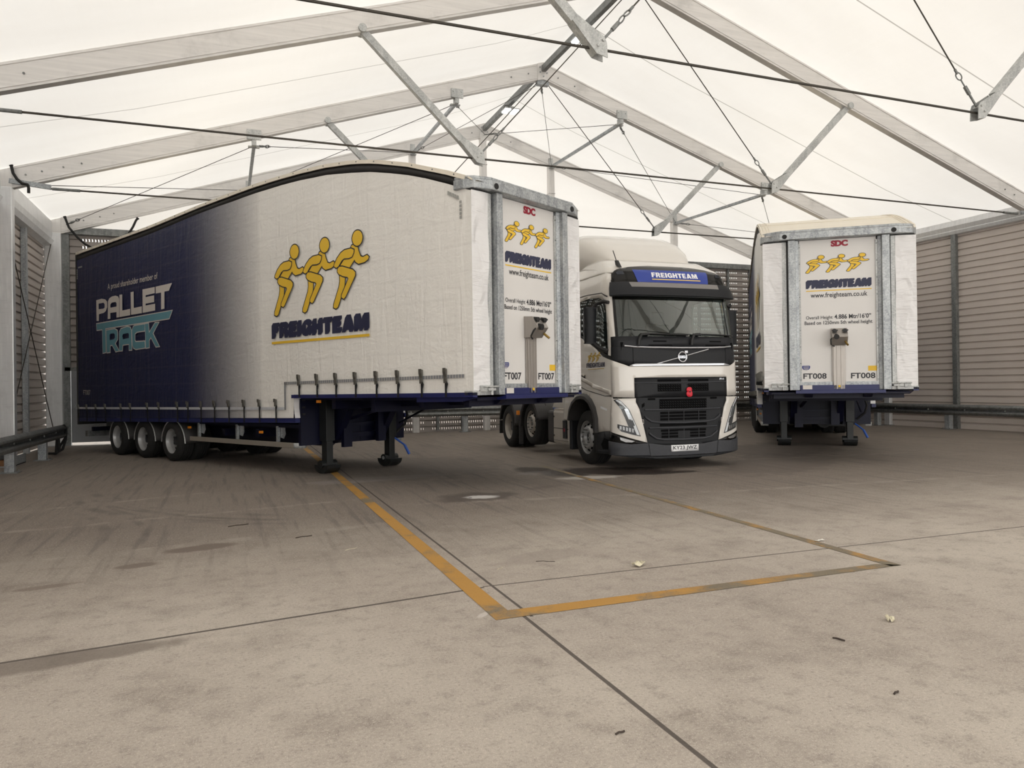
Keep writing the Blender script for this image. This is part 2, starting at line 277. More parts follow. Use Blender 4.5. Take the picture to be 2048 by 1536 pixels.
M = dict(
    concrete=concrete(), gable=membrane(None),
    rafter=aluminium('long_mill_aluminium', (212, 209, 206), along=(.35, 5, 9)), alu=aluminium('mill_aluminium', (212, 209, 206)), alu_bright=aluminium('bright_aluminium', (214, 214, 214), .45, .38),
    galv=galvanised('galvanised_steel', (128, 132, 136), (188, 191, 192)), galv_dark=galvanised('weathered_galvanised_steel', (104, 106, 106), (146, 148, 146), 30, .5),
    galv_lt=galvanised('bright_galvanised_steel', (150, 152, 152), (205, 206, 204), 60, .5, .35),
    clad=mat('beige_grey_cladding', (194, 184, 176), .55, vary=.05, scale=1.2, stretch=(1, 1, .2)),
    perf=perforated('perforated_grey_cladding', (160, 152, 146)), door=mat('grey_steel_door', (150, 153, 157), .5, vary=.04, scale=2),
    cable=mat('steel_cable', (70, 66, 60), .5, .5, .2, 60), paintline=worn_paint(),
    rubber=mat('black_rubber', (24, 23, 23), .75, vary=.25, scale=20, bump=.1), tyre=mat('tyre_rubber', (30, 29, 29), .82, vary=.25, scale=14, bump=.15),
    cream=mat('cream_roof_sheet', (232, 224, 208), .5, vary=.04, scale=1.5, stretch=(.3, 3, 1)), cant=mat('dark_grey_cant_rail', (38, 37, 36), .55, vary=.1, scale=3),
    blue_shaded=mat('shaded_navy_chassis_paint', (9, 11, 36), .45, vary=.1, scale=4, spec=.3), blue=mat('navy_chassis_paint', (22, 29, 84), .4, vary=.1, scale=4), vinyl=curtain_vinyl('printed_curtain_vinyl', True), flap=flap_vinyl(),  # chassis navy darkened to carry the shade under the deck
    white=mat('white_front_panel', (218, 215, 212), .45, vary=.015, scale=2), red=mat('red_lettering_vinyl', (150, 14, 44), .5, vary=.08), navy=mat('navy_lettering_vinyl', (32, 36, 66), .5, vary=.08),
    yellow=mat('golden_yellow_vinyl', (230, 188, 50), .5, vary=.03, scale=3), ink=mat('black_lettering_vinyl', (42, 42, 48), .5, vary=.08), teal=mat('teal_vinyl', (98, 150, 164), .5, vary=.03), pale=mat('pale_grey_vinyl', (214, 207, 200), .5, vary=.02),
    tape=reflective('retroreflective_tape'), tape_dim=reflective('dull_reflective_tape', True, .62), grey_tape=mat('grey_reflective_patches', (158, 158, 154), .4, .1, .06, 30), black=mat('black_plastic', (26, 26, 27), .5, vary=.15, scale=15), strap=mat('black_webbing', (22, 22, 24), .8, vary=.2, scale=40),  # the brighter tape has its bluish-white glint put into the colour
    buckle=mat('steel_buckle', (112, 110, 104), .4, .7, .2, 30), legs=mat('black_landing_leg_paint', (26, 28, 28), .45, vary=.2, scale=9), rim=mat('silver_wheel_paint', (172, 172, 172), .38, .45, .06, 10), rim_dull=mat('dull_silver_wheel_paint', (178, 172, 164), .45, .35, .08, 10),
    amber=mat('amber_marker_lens', (232, 140, 40), .25, vary=.05), patch_y=mat('yellow_sticker', (228, 184, 40), .5, vary=.04), patch_b=mat('blue_sticker', (34, 52, 120), .5, vary=.05),
    cabwhite=mat('cream_white_cab_paint', (213, 208, 201), .22, vary=.015, scale=1.5, coat=.6), gloss_black=mat('gloss_black_plastic', (20, 19, 18), .12, vary=.1, spec=.3),
    anth=mat('anthracite_plastic', (32, 33, 36), .5, vary=.06, scale=25, spec=.25), anth_lt=mat('mid_grey_plastic', (60, 61, 65), .5, vary=.05, scale=20, spec=.3), mesh_black=mat('black_grille_mesh', (9, 9, 10), .75, vary=.2, scale=60, spec=.08),
    visor=mat('grey_visor_plastic', (120, 116, 114), .45, vary=.03), chrome=mat('satin_chrome', (205, 207, 212), .22, .85, .03), sign=mat('blue_sign_face', (40, 62, 146), .35, vary=.04),
    signyel=mat('pale_gold_vinyl', (222, 192, 112), .45, vary=.03), plate=mat('white_plate_plastic', (232, 232, 234), .35, vary=.02), glass=cargo_glass('tinted_windscreen_glass', (.66, .77, .73)), sideglass=cargo_glass('tinted_side_glass', (.55, .62, .62)),
    interior=mat('dark_cab_trim', (52, 51, 50), .8, vary=.15, scale=5), lens=cargo_glass('clear_lamp_lens', (.93, .94, .95)), reflector=mat('lamp_reflector', (196, 200, 206), .12, .9, .1, 60), lamp_dark=mat('dark_lamp_bezel', (52, 55, 62), .25, .4, .2, 40),
    drl=mat('white_light_guide', (232, 233, 236), .3, vary=.03), guard=mat('black_mudguard_plastic', (52, 50, 50), .55, vary=.08, scale=12), taupe=mat('taupe_side_guard', (140, 133, 124), .5, .1, .04, 4), tank=mat('grey_box_panel', (186, 180, 172), .4, .2, .04, 4), poppy=mat('red_poppy_plastic', (206, 34, 52), .45, vary=.08, scale=30),
    brown=mat('weathered_wood', (120, 84, 54), .8, vary=.2, scale=20, stretch=(1, 6, 1)), paper=mat('crumpled_white_paper', (226, 222, 212), .8, vary=.06, scale=30), leaf=mat('dry_leaf', (206, 198, 172), .8, vary=.15, scale=40), twig=mat('dark_twig', (60, 50, 44), .9, vary=.2, scale=60),
    brass=mat('brass_fitting', (150, 124, 66), .35, .8, .1, 30), stainless=mat('stainless_column', (160, 154, 148), .35, .6, .05, 8, (6, 6, .5)), lampglow=lamp_glow('floodlight_led', (255, 255, 252), 9.), bluehandle=mat('blue_handle_plastic', (40, 84, 170), .5, vary=.05),
    gold=mat('muted_gold_vinyl', (196, 164, 76), .5, vary=.04),
)
# ------------------------------------------------------------------ mesh builder
class MB:
    def __init__(s, tf=None): s.v, s.f, s.tf = [], [], tf
    def add(s, vs, fs):
        k = len(s.v)
        s.v += [tuple(s.tf(*p)) if s.tf else tuple(p) for p in vs]
        s.f += [tuple(i+k for i in f) for f in fs]; return s
    def box(s, c, d, m=None):
        x, y, z = d[0]/2, d[1]/2, d[2]/2
        vs = [Vector((i*x, j*y, k*z)) for i in (-1, 1) for j in (-1, 1) for k in (-1, 1)]
        vs = [(m @ v if m else v) + Vector(c) for v in vs]
        return s.add(vs, [(0, 1, 3, 2), (4, 6, 7, 5), (0, 4, 5, 1), (2, 3, 7, 6), (0, 2, 6, 4), (1, 5, 7, 3)])
    def lim(s, a, b):
        return s.box([(a[i]+b[i])/2 for i in range(3)], [abs(b[i]-a[i]) for i in range(3)])
    def beam(s, p, q, w_, h, up=(0, 0, 1)):
        p, q = Vector(p), Vector(q); d = (q-p).normalized(); up = Vector(up)
        if abs(d.dot(up)) > .98: up = Vector((1, 0, 0))
        r = d.cross(up).normalized()*w_/2; u = r.cross(d).normalized()*h/2
        vs = [a+sr*r+su*u for a in (p, q) for sr in (-1, 1) for su in (-1, 1)]
        return s.add(vs, [(0, 1, 3, 2), (4, 6, 7, 5), (0, 4, 5, 1), (2, 3, 7, 6), (0, 2, 6, 4), (1, 5, 7, 3)])
    def cyl(s, p, q, r, n=14, r2=None, cap=True):
        p, q = Vector(p), Vector(q); d = (q-p).normalized(); r2 = r if r2 is None else r2
        a = d.orthogonal().normalized(); b = d.cross(a)
        vs = [c+(math.cos(2*PI*i/n)*a+math.sin(2*PI*i/n)*b)*rr for c, rr in ((p, r), (q, r2)) for i in range(n)]
        fs = [(i, (i+1) % n, n+(i+1) % n, n+i) for i in range(n)]
        if cap: fs += [tuple(range(n-1, -1, -1)), tuple(range(n, 2*n))]
        return s.add(vs, fs)
    def tube(s, pts, r, n=8):
        pts = [Vector(p) for p in pts]; vs, fs = [], []; a = None
        for i, p in enumerate(pts):
            d = (pts[min(i+1, len(pts)-1)]-pts[max(i-1, 0)]).normalized()
            a = d.orthogonal().normalized() if a is None else (a-d*a.dot(d)).normalized()
            b = d.cross(a); vs += [p+(math.cos(2*PI*k/n)*a+math.sin(2*PI*k/n)*b)*r for k in range(n)]
        for i in range(len(pts)-1): fs += [(i*n+k, i*n+(k+1) % n, (i+1)*n+(k+1) % n, (i+1)*n+k) for k in range(n)]
        fs += [tuple(range(n-1, -1, -1)), tuple(range(len(vs)-n, len(vs)))]
        return s.add(vs, fs)
    def prism(s, poly, ext):
        n = len(poly); e = Vector(ext); P = [Vector(p) for p in poly]
        return s.add(P+[p+e for p in P], [tuple(range(n)), tuple(range(2*n-1, n-1, -1))]+[(i, n+i, n+(i+1) % n, (i+1) % n) for i in range(n)])
    def lathe(s, prof, o, ax, n=40, closed=False):
        """prof: (distance along axis, radius)"""
        o, d = Vector(o), Vector(ax).normalized(); a = d.orthogonal().normalized(); b = d.cross(a); k = len(prof); vs, fs = [], []
        for i in range(n):
            t = 2*PI*i/n; rr = math.cos(t)*a+math.sin(t)*b; vs += [o+d*h+rr*r for h, r in prof]
        for i in range(n):
            j = (i+1) % n
            for q in range(k if closed else k-1): fs.append((i*k+q, i*k+(q+1) % k, j*k+(q+1) % k, j*k+q))
        return s.add(vs, fs)
    def grid(s, fn, us, ws):
        k = len(ws)
        return s.add([fn(u, w_) for u in us for w_ in ws], [(i*k+j, i*k+j+1, (i+1)*k+j+1, (i+1)*k+j) for i in range(len(us)-1) for j in range(k-1)])
    def mesh(s, name, m, smooth=False, ang=35, recalc=True):
        me = bpy.data.meshes.new(name); me.from_pydata(s.v, [], s.f)
        if recalc:
            bm = bmesh.new(); bm.from_mesh(me); bmesh.ops.recalc_face_normals(bm, faces=bm.faces); bm.to_mesh(me); bm.free()
        if m: me.materials.append(m)
        if smooth: me.shade_smooth(); me.set_sharp_from_angle(angle=math.radians(ang))
        return me
    def build(s, name, m, parent=None, smooth=False, bevel=0., solid=0., **props):
        o = bpy.data.objects.new(name, s.mesh(name, m, smooth)); COL.objects.link(o)
        return fin(o, parent, bevel, solid, props)
def fin(o, parent=None, bevel=0., solid=0., props=None):
    if parent: o.parent = parent
    if solid: md = o.modifiers.new('thickness', 'SOLIDIFY'); md.thickness = solid; md.offset = 0
    if bevel: md = o.modifiers.new('bevel', 'BEVEL'); md.width = bevel; md.segments = 2; md.limit_method = 'ANGLE'; md.angle_limit = .6
    for k, v in (props or {}).items(): o[k] = v
    return o
def thing(name, label, cat, loc=(0, 0, 0), rz=0, group=None):
    o = bpy.data.objects.new(name, None); COL.objects.link(o); o.empty_display_size = .2
    o.location = loc; o.rotation_euler = (0, 0, rz); o['label'] = label; o['category'] = cat
    if group: o['group'] = group
    return o
def tag(o, label, cat, group=None):
    o['label'] = label; o['category'] = cat
    if group: o['group'] = group
    return o
def struct(o): o['kind'] = 'structure'; return o
def copy_tree(o, parent=None):
    c = o.copy(); COL.objects.link(c)
    if parent: c.parent = parent
    for ch in KIDS.get(o.name, []): copy_tree(ch, c)
    return c
KIDS = {}
def poly2d(polys):
    """polygon with holes -> vertices and triangles"""
    tris = tessellate_polygon([[Vector((x, y, 0)) for x, y in p] for p in polys])
    return [q for p in polys for q in p], [tuple(t) for t in tris]
def offset_poly(p, d):
    n = len(p); A = sum(p[i][0]*p[(i+1) % n][1]-p[(i+1) % n][0]*p[i][1] for i in range(n)); sg = 1 if A > 0 else -1; out = []
    for i in range(n):
        a, b, c = Vector(p[i-1]), Vector(p[i]), Vector(p[(i+1) % n])
        e1 = (b-a).normalized(); e2 = (c-b).normalized(); n1 = Vector((e1.y, -e1.x))*sg; n2 = Vector((e2.y, -e2.x))*sg
        m_ = (n1+n2); m_ = m_/max(.35, m_.length_squared/2) if m_.length > 1e-6 else n1
        m_ = m_.normalized()*min(m_.length, 1.8)
        out.append(tuple(b+m_*d))
    return out
def flat(name, layers, fn, parent, m, off=.0):
    """flat graphic: layers of polygons-with-holes mapped by fn(x, y, depth)"""
    mb = MB()
    for k, polys in enumerate(layers):
        v, t = poly2d(polys); mb.add([fn(x, y, off) for x, y in v], t)
    return mb.build(name, m, parent)
TXT = {}
def text_geo(s, bold=0., spacing=1.):
    """outline lettering as 2-D triangles scaled to a unit box (x, y in 0..1)"""
    key = (s, bold, spacing)
    if key in TXT: return TXT[key]
    cu = bpy.data.curves.new('lettering', 'FONT'); cu.body = s; cu.offset = bold; cu.space_character = spacing; cu.resolution_u = 3
    o = bpy.data.objects.new('lettering', cu); COL.objects.link(o); bpy.context.view_layer.update()
    me = bpy.data.meshes.new_from_object(o.evaluated_get(bpy.context.evaluated_depsgraph_get()))
    v = np.array([p.co[:2] for p in me.vertices]); f = [tuple(p.vertices) for p in me.polygons]
    bpy.data.objects.remove(o); bpy.data.curves.remove(cu); bpy.data.meshes.remove(me)
    lo, hi = v.min(0), v.max(0); TXT[key] = ((v-lo)/(hi-lo), f); return TXT[key]
def text(name, s, box, fn, parent, m, bold=0., off=.004, spacing=1., shear=0., copies=((0, 0),), **props):
    """lettering fitted to box (x0, y0, x1, y1)"""
    v, f = text_geo(s, bold, spacing); x0, y0, x1, y1 = box; mb = MB()
    for i, (dx, dy) in enumerate(copies):
        mb.add([fn(x0+(x1-x0)*a+shear*(b-.5)*(y1-y0)+dx, y0+(y1-y0)*b+dy, off+i*.0004) for a, b in v], f)
    return fin(mb.build(name, m, parent), None, 0, 0, props)

# ------------------------------------------------------------------ the tent hall
FR = [-16.07, -11.12, -6.18, -1.24, 3.70, 8.647, 13.591, 18.535, 23.479]      # portal frame positions
XC, XL, XR, ZA, SL = 8.14, -4.2, 20.48, 9.82, .3235
def zlow(x): return ZA-SL*abs(x-XC)
def ztop(x): return ZA+.45-SL*abs(x-XC)
def make_floor():
    b = MB(); xs = np.linspace(-16, 34, 26); ys = np.linspace(-18, 36, 28)
    b.grid(lambda x, y: (x, y, 0), xs, ys); struct(b.build('floor', M['concrete']))
make_floor()
seams = [(FR[i]+FR[i+1])/2 for i in range(len(FR)-1)]
M['roofskin'] = membrane(seams)
def make_roof():
    ys = []
    for i in range(len(FR)-1): ys += list(np.linspace(FR[i], FR[i+1], 9)[:-1])
    ys += [FR[-1], 23.7]
    def fn(side):
        def f(t, y):
            x = XC+side*t*(12.34+.35)
            i = max(0, min(len(FR)-2, int(np.searchsorted(FR, y))-1)); k = min(1, max(0, (y-FR[i])/(FR[i+1]-FR[i])))
            d = t*12.69; sag = .16*math.sin(PI*k)*min(1, d/2.)*min(1, (12.69-d)/3.)
            return (x, y, ztop(x)+.01-sag)
        return f
    ts = np.linspace(0, 1, 18)
    for side in (-1, 1):
        b = MB(); b.grid(fn(side), ts, ys); struct(b.build('ceiling', M['roofskin'], smooth=True))
    b = MB(); b.add([(XL-.3, 23.68, 6.0), (XR+.2, 23.68, 6.0), (XR+.2, 23.68, ztop(XR+.2)), (XC, 23.68, ztop(XC)), (XL-.3, 23.68, ztop(XL-.3))], [(0, 1, 2, 3, 4)])
    struct(b.build('wall_gable', M['gable']))
make_roof()
def cladding(b, fixed, axis, a0, a1, z0, z1, out):
    """horizontal planks with a shadow gap every 0.2 m"""
    prof = []; z = z0
    while z < z1-.02:
        prof += [(0, z), (0, min(z1, z+.14)), (.045, min(z1, z+.15)), (.045, min(z1, z+.182))]; z += .2
    for aa, bb in ((a0, a1),):
        vs = []
        for a in (aa, bb):
            for d, z in prof: vs.append((fixed+d*out, a, z) if axis == 'y' else (a, fixed+d*out, z))
        n = len(prof); b.add(vs, [(i, i+1, n+i+1, n+i) for i in range(n-1)])
def make_walls():
    b = MB(); cladding(b, -4.62, 'y', 1.2, 23.75, .02, 5.6, -1); struct(b.build('wall_left', M['clad']))
    b = MB(); cladding(b, 20.62, 'y', 1.2, 23.7, .0, 5.95, 1); struct(b.build('wall_right', M['clad']))
    b = MB(); cladding(b, 23.6, 'x', -4.2, -2.35, 2.14, 5.88, 1); cladding(b, 23.6, 'x', -2.35, 20.7, .0, 5.88, 1); struct(b.build('wall_back', M['perf'], smooth=False))
    # eave rails, back wall head rail
    def rail(name, pts, y0, y1, m):
        b = MB(); b.prism([(x, y0, z) for x, z in pts], (0, y1-y0, 0)); struct(b.build(name, m))
    rail('trim_1', [(-4.6, 5.46), (-4.42, 5.5), (-4.36, 5.62), (-4.42, 5.66), (-4.4, 5.82), (-4.42, 6.16), (-4.62, 6.16)], -1.2, 23.38, M['alu_bright'])
    rail('trim_2', [(20.62, 5.84), (20.50, 5.86), (20.47, 5.95), (20.5, 5.98), (20.46, 6.1), (20.5, 6.27), (20.68, 6.23)], -1.2, 23.38, M['alu_bright'])
    b = MB(); b.lim((-4.15, 23.46, 5.84), (20.45, 23.62, 6.04)); struct(b.build('trim_3', M['galv_dark'], bevel=.01))
    n = 4
    for x in [-2.3, -1.05, .2, 1.45, 2.7, 3.95, 5.2, 6.45, 7.3, 9.4, 11.9, 13.15, 14.4, 16.7, 18.02, 19.05, 20.2]:   # slim joint battens of the back wall
        b = MB(); b.lim((x-.045, 23.53, .05), (x+.045, 23.62, 5.84)); struct(b.build('trim_%d' % n, M['galv_dark'])); n += 1
    # steel fire door in the back left corner
    b = MB(); b.lim((-4.02, 23.50, .075), (-2.42, 23.55, 2.06)); d = struct(b.build('door_1', M['door'], bevel=.008))
    b = MB(); b.lim((-3.95, 23.44, 1.0), (-3.86, 23.5, 1.16)); b.beam((-3.9, 23.42, 1.1), (-3.72, 23.42, 1.1), .03, .03); b.build('door_handle', M['galv'], d)
    b = MB()
    b.lim((-4.4, 23.5, 0), (-4.03, 23.64, 5.84)); b.lim((-2.43, 23.5, 0), (-2.33, 23.62, 2.14))  # left piece is an added full-height panel blocking a light leak
    b.lim((-4.17, 23.5, 2.06), (-2.33, 23.62, 2.16)); b.build('door_frame', M['galv_dark'], d)
    # intermediate side wall posts
    for y in seams:
        for x, nm, lb in ((-4.55, 'wall_post', None), (20.56, 'wall_post', None)):
            b = MB(); b.lim((x-.06, y-.075, .0), (x+.06, y+.075, 5.62 if x < 0 else 5.9)); o = b.build('trim_%d' % n, M['galv_dark'] if x > 0 else M['galv'], bevel=.006); n += 1; struct(o)
make_walls()
# portal frames: rafters, columns, raking struts to the tie, tie rod, apex cables
FRAME_LABEL = ['open end portal frame, furthest behind the viewpoint', 'portal frame two bays behind the viewpoint', 'portal frame one bay behind the viewpoint', 'portal frame standing right behind the viewpoint', 'aluminium portal frame standing just ahead of the open half of the hall',
    'nearest portal frame, only struts and tie cable hanging into the view', 'portal frame whose left rafter crosses the top left corner of the photo',
    'portal frame whose whole apex shows, above the curtain trailer front', 'end portal frame against the back wall under the white gable']
def link_chain(b, p, q):
    """shackle, turnbuckle and eye between two points"""
    p, q = Vector(p), Vector(q); d = q-p; l = d.length; d.normalize(); a = d.orthogonal().normalized()
    b.cyl(p, p+d*l*.45, .018, 8); b.cyl(p+d*l*.35, p+d*l*.55, .03, 8)
    for c, ax in ((p+d*l*.64, a), (p+d*l*.82, d.cross(a))):
        b.tube([c+(math.cos(t)*d*.07+math.sin(t)*ax*.035) for t in np.linspace(0, 2*PI, 13)], .011, 6)
    b.cyl(p+d*l*.88, q, .02, 8)
def make_frame(k):
    y = FR[k]; t = thing('portal_frame', FRAME_LABEL[k], 'tent frame', (XC, y, 0), 0, 'portal frames of the hall'); o = Vector((XC, y, 0))
    def B(): return MB(lambda a, b_, c: (a-XC, b_-y, c))
    end = k == len(FR)-1
    th = .08
    for s in (-1, 1):
        x1 = XL if s < 0 else XR; xo = x1+s*.4 if s < 0 else x1+.14
        b = B(); xa = XC+s*.16
        b.prism([(xa, y-th, zlow(xa)), (x1, y-th, zlow(x1)), (x1, y-th, ztop(x1)), (xa, y-th, ztop(xa))], (0, 2*th, 0))
        if k >= 5:
            for off in (.045, .40):       # extrusion lips along the rafter
                b.prism([(xa, y-th-.012, zlow(xa)+off), (x1, y-th-.012, zlow(x1)+off), (x1, y-th-.012, zlow(x1)+off+.016), (xa, y-th-.012, zlow(xa)+off+.016)], (0, .012, 0))
        r = b.build('rafter', M['rafter'], t)
        if k >= 6:
            for dx in (.25, .55, .95, 1.3, 11.4, 11.9):
                b = B(); x = x1-s*dx; b.cyl((x, y-th-.02, zlow(x)+.22), (x, y-th, zlow(x)+.22), .018, 8); b.build('bolt', M['galv_dark'], r)
        b = B(); b.lim((min(x1, xo), y-.11, 0), (max(x1, xo), y+.11, zlow(x1)+.02))
        c = b.build('column', M['alu_bright'], t, bevel=.02)
        b = B(); b.lim((min(x1, xo)-.02*0-.0, y-.16, 0), (max(x1, xo), y+.16, .02)); b.build('base_plate', M['galv'], c)
        b = B(); b.prism([(x1-s*.0, y-.1, zlow(x1)-.0), (xo, y-.1, zlow(x1)+.0), (xo, y-.1, ztop(xo)-.02), (x1, y-.1, ztop(x1)-.02)], (0, .2, 0)); b.build('knee_plate', M['alu'], t)
        if end: continue
        # tie bracket at the knee
        xb = x1-s*.72; b = B(); b.beam((x1+s*.05, y-.1, 5.97), (xb, y-.1, 5.89), .05, .1); b.build('tie_bracket', M['galv'], t)
        # raking strut down to the tie node
        top = (XC+s*5.76, y, zlow(XC+s*5.76)+.06); node = (XC+s*3.575, y, 5.9)
        if k >= 3:
            d = (Vector(node)-Vector(top)).normalized(); e = Vector(node)-d*.45
            b = B(); b.beam(top, e, .13, .11, (0, 1, 0)); b.cyl((top[0], y-.14, top[2]), (top[0], y+.14, top[2]), .075, 14); sb = b.build('strut', M['galv_lt'], t)
            side_ = Vector((-d.z*s, 0, d.x*s))           # towards the apex
            if side_.x*s > 0: side_ = -side_
            b = B()
            for dy in (-.075, .065):
                P = [e-side_*.055, e+side_*.055+d*.0, Vector(node)+side_*.16-d*.02, Vector(node)+side_*.13+d*.06, Vector(node)-side_*.0+d*.2, Vector(node)-side_*.09+d*.06]
                b.prism([(p.x, y+dy, p.z) for p in P], (0, .014, 0))
            b.prism([(p.x, y-.07, p.z) for p in (e-side_*.055, Vector(node)-side_*.09+d*.06, Vector(node)-side_*.075+d*.06, e-side_*.04)], (0, .14, 0))
            b.cyl((node[0], y-.1, node[2]), (node[0], y+.1, node[2]), .022, 8); q = Vector(node)+side_*.11; b.cyl((q.x, y-.1, q.z), (q.x, y+.1, q.z), .02, 8)
            b.build('gusset', M['galv_lt'], sb)
            p0 = Vector((q.x, y, q.z)); apex = Vector((XC+s*.12, y, zlow(XC)-.06)); dd = (apex-p0).normalized(); c1 = p0+dd*.75
            b = B(); link_chain(b, p0, c1); b.build('turnbuckle', M['galv_dark'], t)
            b = B(); b.cyl(c1, apex, .011, 8); b.build('apex_cable', M['cable'], t)
    if not end and k >= 3:
        b = B(); b.cyl((XL+.7, y, 5.885), (XR-.7, y, 5.885), .019, 8); b.build('tie_rod', M['cable'], t)
        b = B()
        for s in (-1, 1):
            x1 = XL if s < 0 else XR; b.cyl((x1-s*.72, y, 5.885), (x1-s*1.25, y, 5.885), .032, 8)
        b.build('tie_coupling', M['galv_dark'], t)
    b = B(); b.prism([(XC-.17, y-.1, zlow(XC+.17)-.01), (XC, y-.1, ZA-.02), (XC+.17, y-.1, zlow(XC+.17)-.01), (XC+.17, y-.1, ztop(XC+.17)), (XC, y-.1, ztop(XC)), (XC-.17, y-.1, ztop(XC+.17))], (0, .2, 0))
    a = b.build('apex_joint', M['alu'], t)
    if k >= 6:
        b = B()
        if not end: b.lim((XC-.17, y-.07, ZA-.16), (XC+.17, y+.07, ZA-.01))
        for x, z in ((-.1, .2), (.1, .2), (-.1, .34), (.1, .34), (0, .1)): b.cyl((XC+x, y-.12, ZA+z-.04), (XC+x, y-.1, ZA+z-.04), .02, 8)
        b.build('apex_bracket', M['galv'], a)
for k in range(len(FR)): make_frame(k)
def ridge_beams():
    lab = ['open end', 'bay three behind the viewpoint', 'bay two behind the viewpoint', 'bay over the viewpoint', 'third bay', 'bay right above the nearest tie cable', 'floodlit bay ahead of the whole apex', 'last bay before the gable']
    for i in range(len(FR)-1):
        b = MB(); b.lim((XC-.06, FR[i]+.1, 10.0), (XC+.06, FR[i+1]-.1, 10.17))
        tag(b.build('ridge_beam', M['galv_dark'], bevel=.01), 'grey steel ridge beam of the '+lab[i], 'roof beam', 'ridge beams along the apex')
ridge_beams()
PX = [.67, 5.68, 10.55, 15.55]
def last_bay():
    ya, yb = FR[7], FR[8]
    names = ['left outermost', 'left inner', 'right inner', 'right outermost']
    for x, nm in zip(PX, names):
        za, zb = zlow(x)-.14, zlow(x)-.02
        t = thing('purlin_tube', 'square galvanised purlin tube, %s of four before the gable' % nm, 'roof tube', (x, ya, za), 0, 'purlin tubes of the last bay')
        T = lambda a, b_, c: (a-x, b_-ya, c-za)
        b = MB(T); b.beam((x, ya+.05, za), (x, yb-.1, zb), .075, .075); b.build('tube', M['galv'], t)
        b = MB(T); b.lim((x-.16, ya-.12, za+.1), (x+.16, ya-.08, za+.33)); b.lim((x-.05, ya-.1, za-.03), (x+.05, ya+.1, za+.14)); b.lim((x-.13, ya+.06, za-.03), (x+.13, ya+.16, za+.0))
        for dx in (-.11, .11): b.cyl((x+dx, ya-.14, za+.26), (x+dx, ya-.1, za+.26), .018, 8)
        b.build('clamp', M['galv_lt'], t)
        b = MB(T); b.lim((x-.07, yb-.13, zb-.06), (x+.07, yb-.08, zb+.3)); b.lim((x-.1, yb-.2, zb-.06), (x+.1, yb-.09, zb-.03)); b.build('end_plate', M['galv_lt'], t)
    for x, lb in zip([.67, 5.68, 8.1, 10.58, 15.56], ['first from the left wall', 'second from the left wall', 'central, under the apex', 'second from the right wall', 'first from the right wall']):
        z1 = zlow(x)+.02; b = MB(); b.lim((x-.1, yb-.11, 0), (x+.1, yb+.1, z1)); b.lim((x-.12, yb-.13, 6.1), (x+.12, yb+.1, 6.14)); b.lim((x-.12, yb-.13, z1-.95), (x+.12, yb+.1, z1-.92))
        tag(b.build('gable_post', M['alu'], bevel=.012), 'upright aluminium post carrying the gable fabric, %s' % lb, 'post', 'gable posts')
    NX = [XL+.15]+PX[:2]+[XC]+PX[2:]+[XR-.15]
    cell = ['cell next to the left wall', 'second cell from the left', 'cell left of the ridge', 'cell right of the ridge', 'second cell from the right', 'cell next to the right wall']
    def zz(x): return zlow(x)-.13 if abs(x-XC) > .1 and XL+.3 < x < XR-.3 else (zlow(x)-.05 if abs(x-XC) < .1 else 5.95)
    for i in range(6):
        for a, b_, dr in ((NX[i], NX[i+1], 'running back and right'), (NX[i+1], NX[i], 'running back and left')):
            p = Vector((a, ya+.1, zz(a))); q = Vector((b_, yb-.15, zz(b_)+(.12 if abs(b_-XC) > .1 else .1)))
            t = thing('bracing_cable', 'thin roof cable, %s, %s' % (cell[i], dr), 'cable', p, 0, 'crossed bracing cables of the last roof bay')
            d = (q-p).normalized(); T = lambda u, v, w_: (u-p.x, v-p.y, w_-p.z)
            b = MB(T); b.cyl(p, q, .008, 6); b.build('wire', M['cable'], t)
            b = MB(T); link_chain(b, (p if dr.endswith('right') else q), (p+d*.55 if dr.endswith('right') else q-d*.55)); b.build('turnbuckle', M['galv_dark'], t)
    for (z0, z1), lb in (((5.35, .45), 'sloping down towards the back'), ((.45, 5.55), 'sloping up towards the back')):
        b = MB(); b.cyl((-4.42, ya+.15, z0), (-4.42, yb-.15, z1), .011, 6)
        tag(b.build('bracing_cable', M['cable']), 'wall bracing wire before the left cladding, %s' % lb, 'cable', 'crossed wires on the left wall')
last_bay()
def floodlight(y, lb):
    t = thing('floodlight', lb, 'lamp', (8.15, y, 9.84), 0, 'floodlights under the ridge'); 
    b = MB(); b.lim((-.24, -.2, .0), (.24, .2, .03)); b.lim((-.05, -.2, .03), (.05, .2, .07)); b.build('housing', M['galv_lt'], t, bevel=.006)
    for x in (-.13, .13):
        b = MB(); b.lim((x-.08, -.19, -.03), (x+.08, .19, .0)); b.build('led_panel', M['lampglow'], t, bevel=.01)
    b = MB(); b.cyl((0, -.12, .05), (-.03, -.1, .3), .008, 6); b.cyl((0, .12, .05), (-.03, .1, .3), .008, 6); b.tube([(-.1, .05, .06), (-.22, .0, .02), (-.2, -.06, .12), (-.08, -.02, .16)], .012, 6); b.build('hanger', M['cable'], t)
floodlight(16.1, 'bright white floodlight half hidden behind the nearest hanging strut'); floodlight(21.0, 'bright white floodlight under the ridge of the last bay, fully in view')
def strap(pts, lb, r=.03):
    b = MB(); b.tube(pts, r, 10); p = Vector(pts[0]); b.cyl(p, p+(p-Vector(pts[1])).normalized()*.04, r*1.3, 10)
    tag(b.build('rubber_hose', M['rubber'], smooth=True), lb, 'hose', 'black rubber hoses at the left eaves')

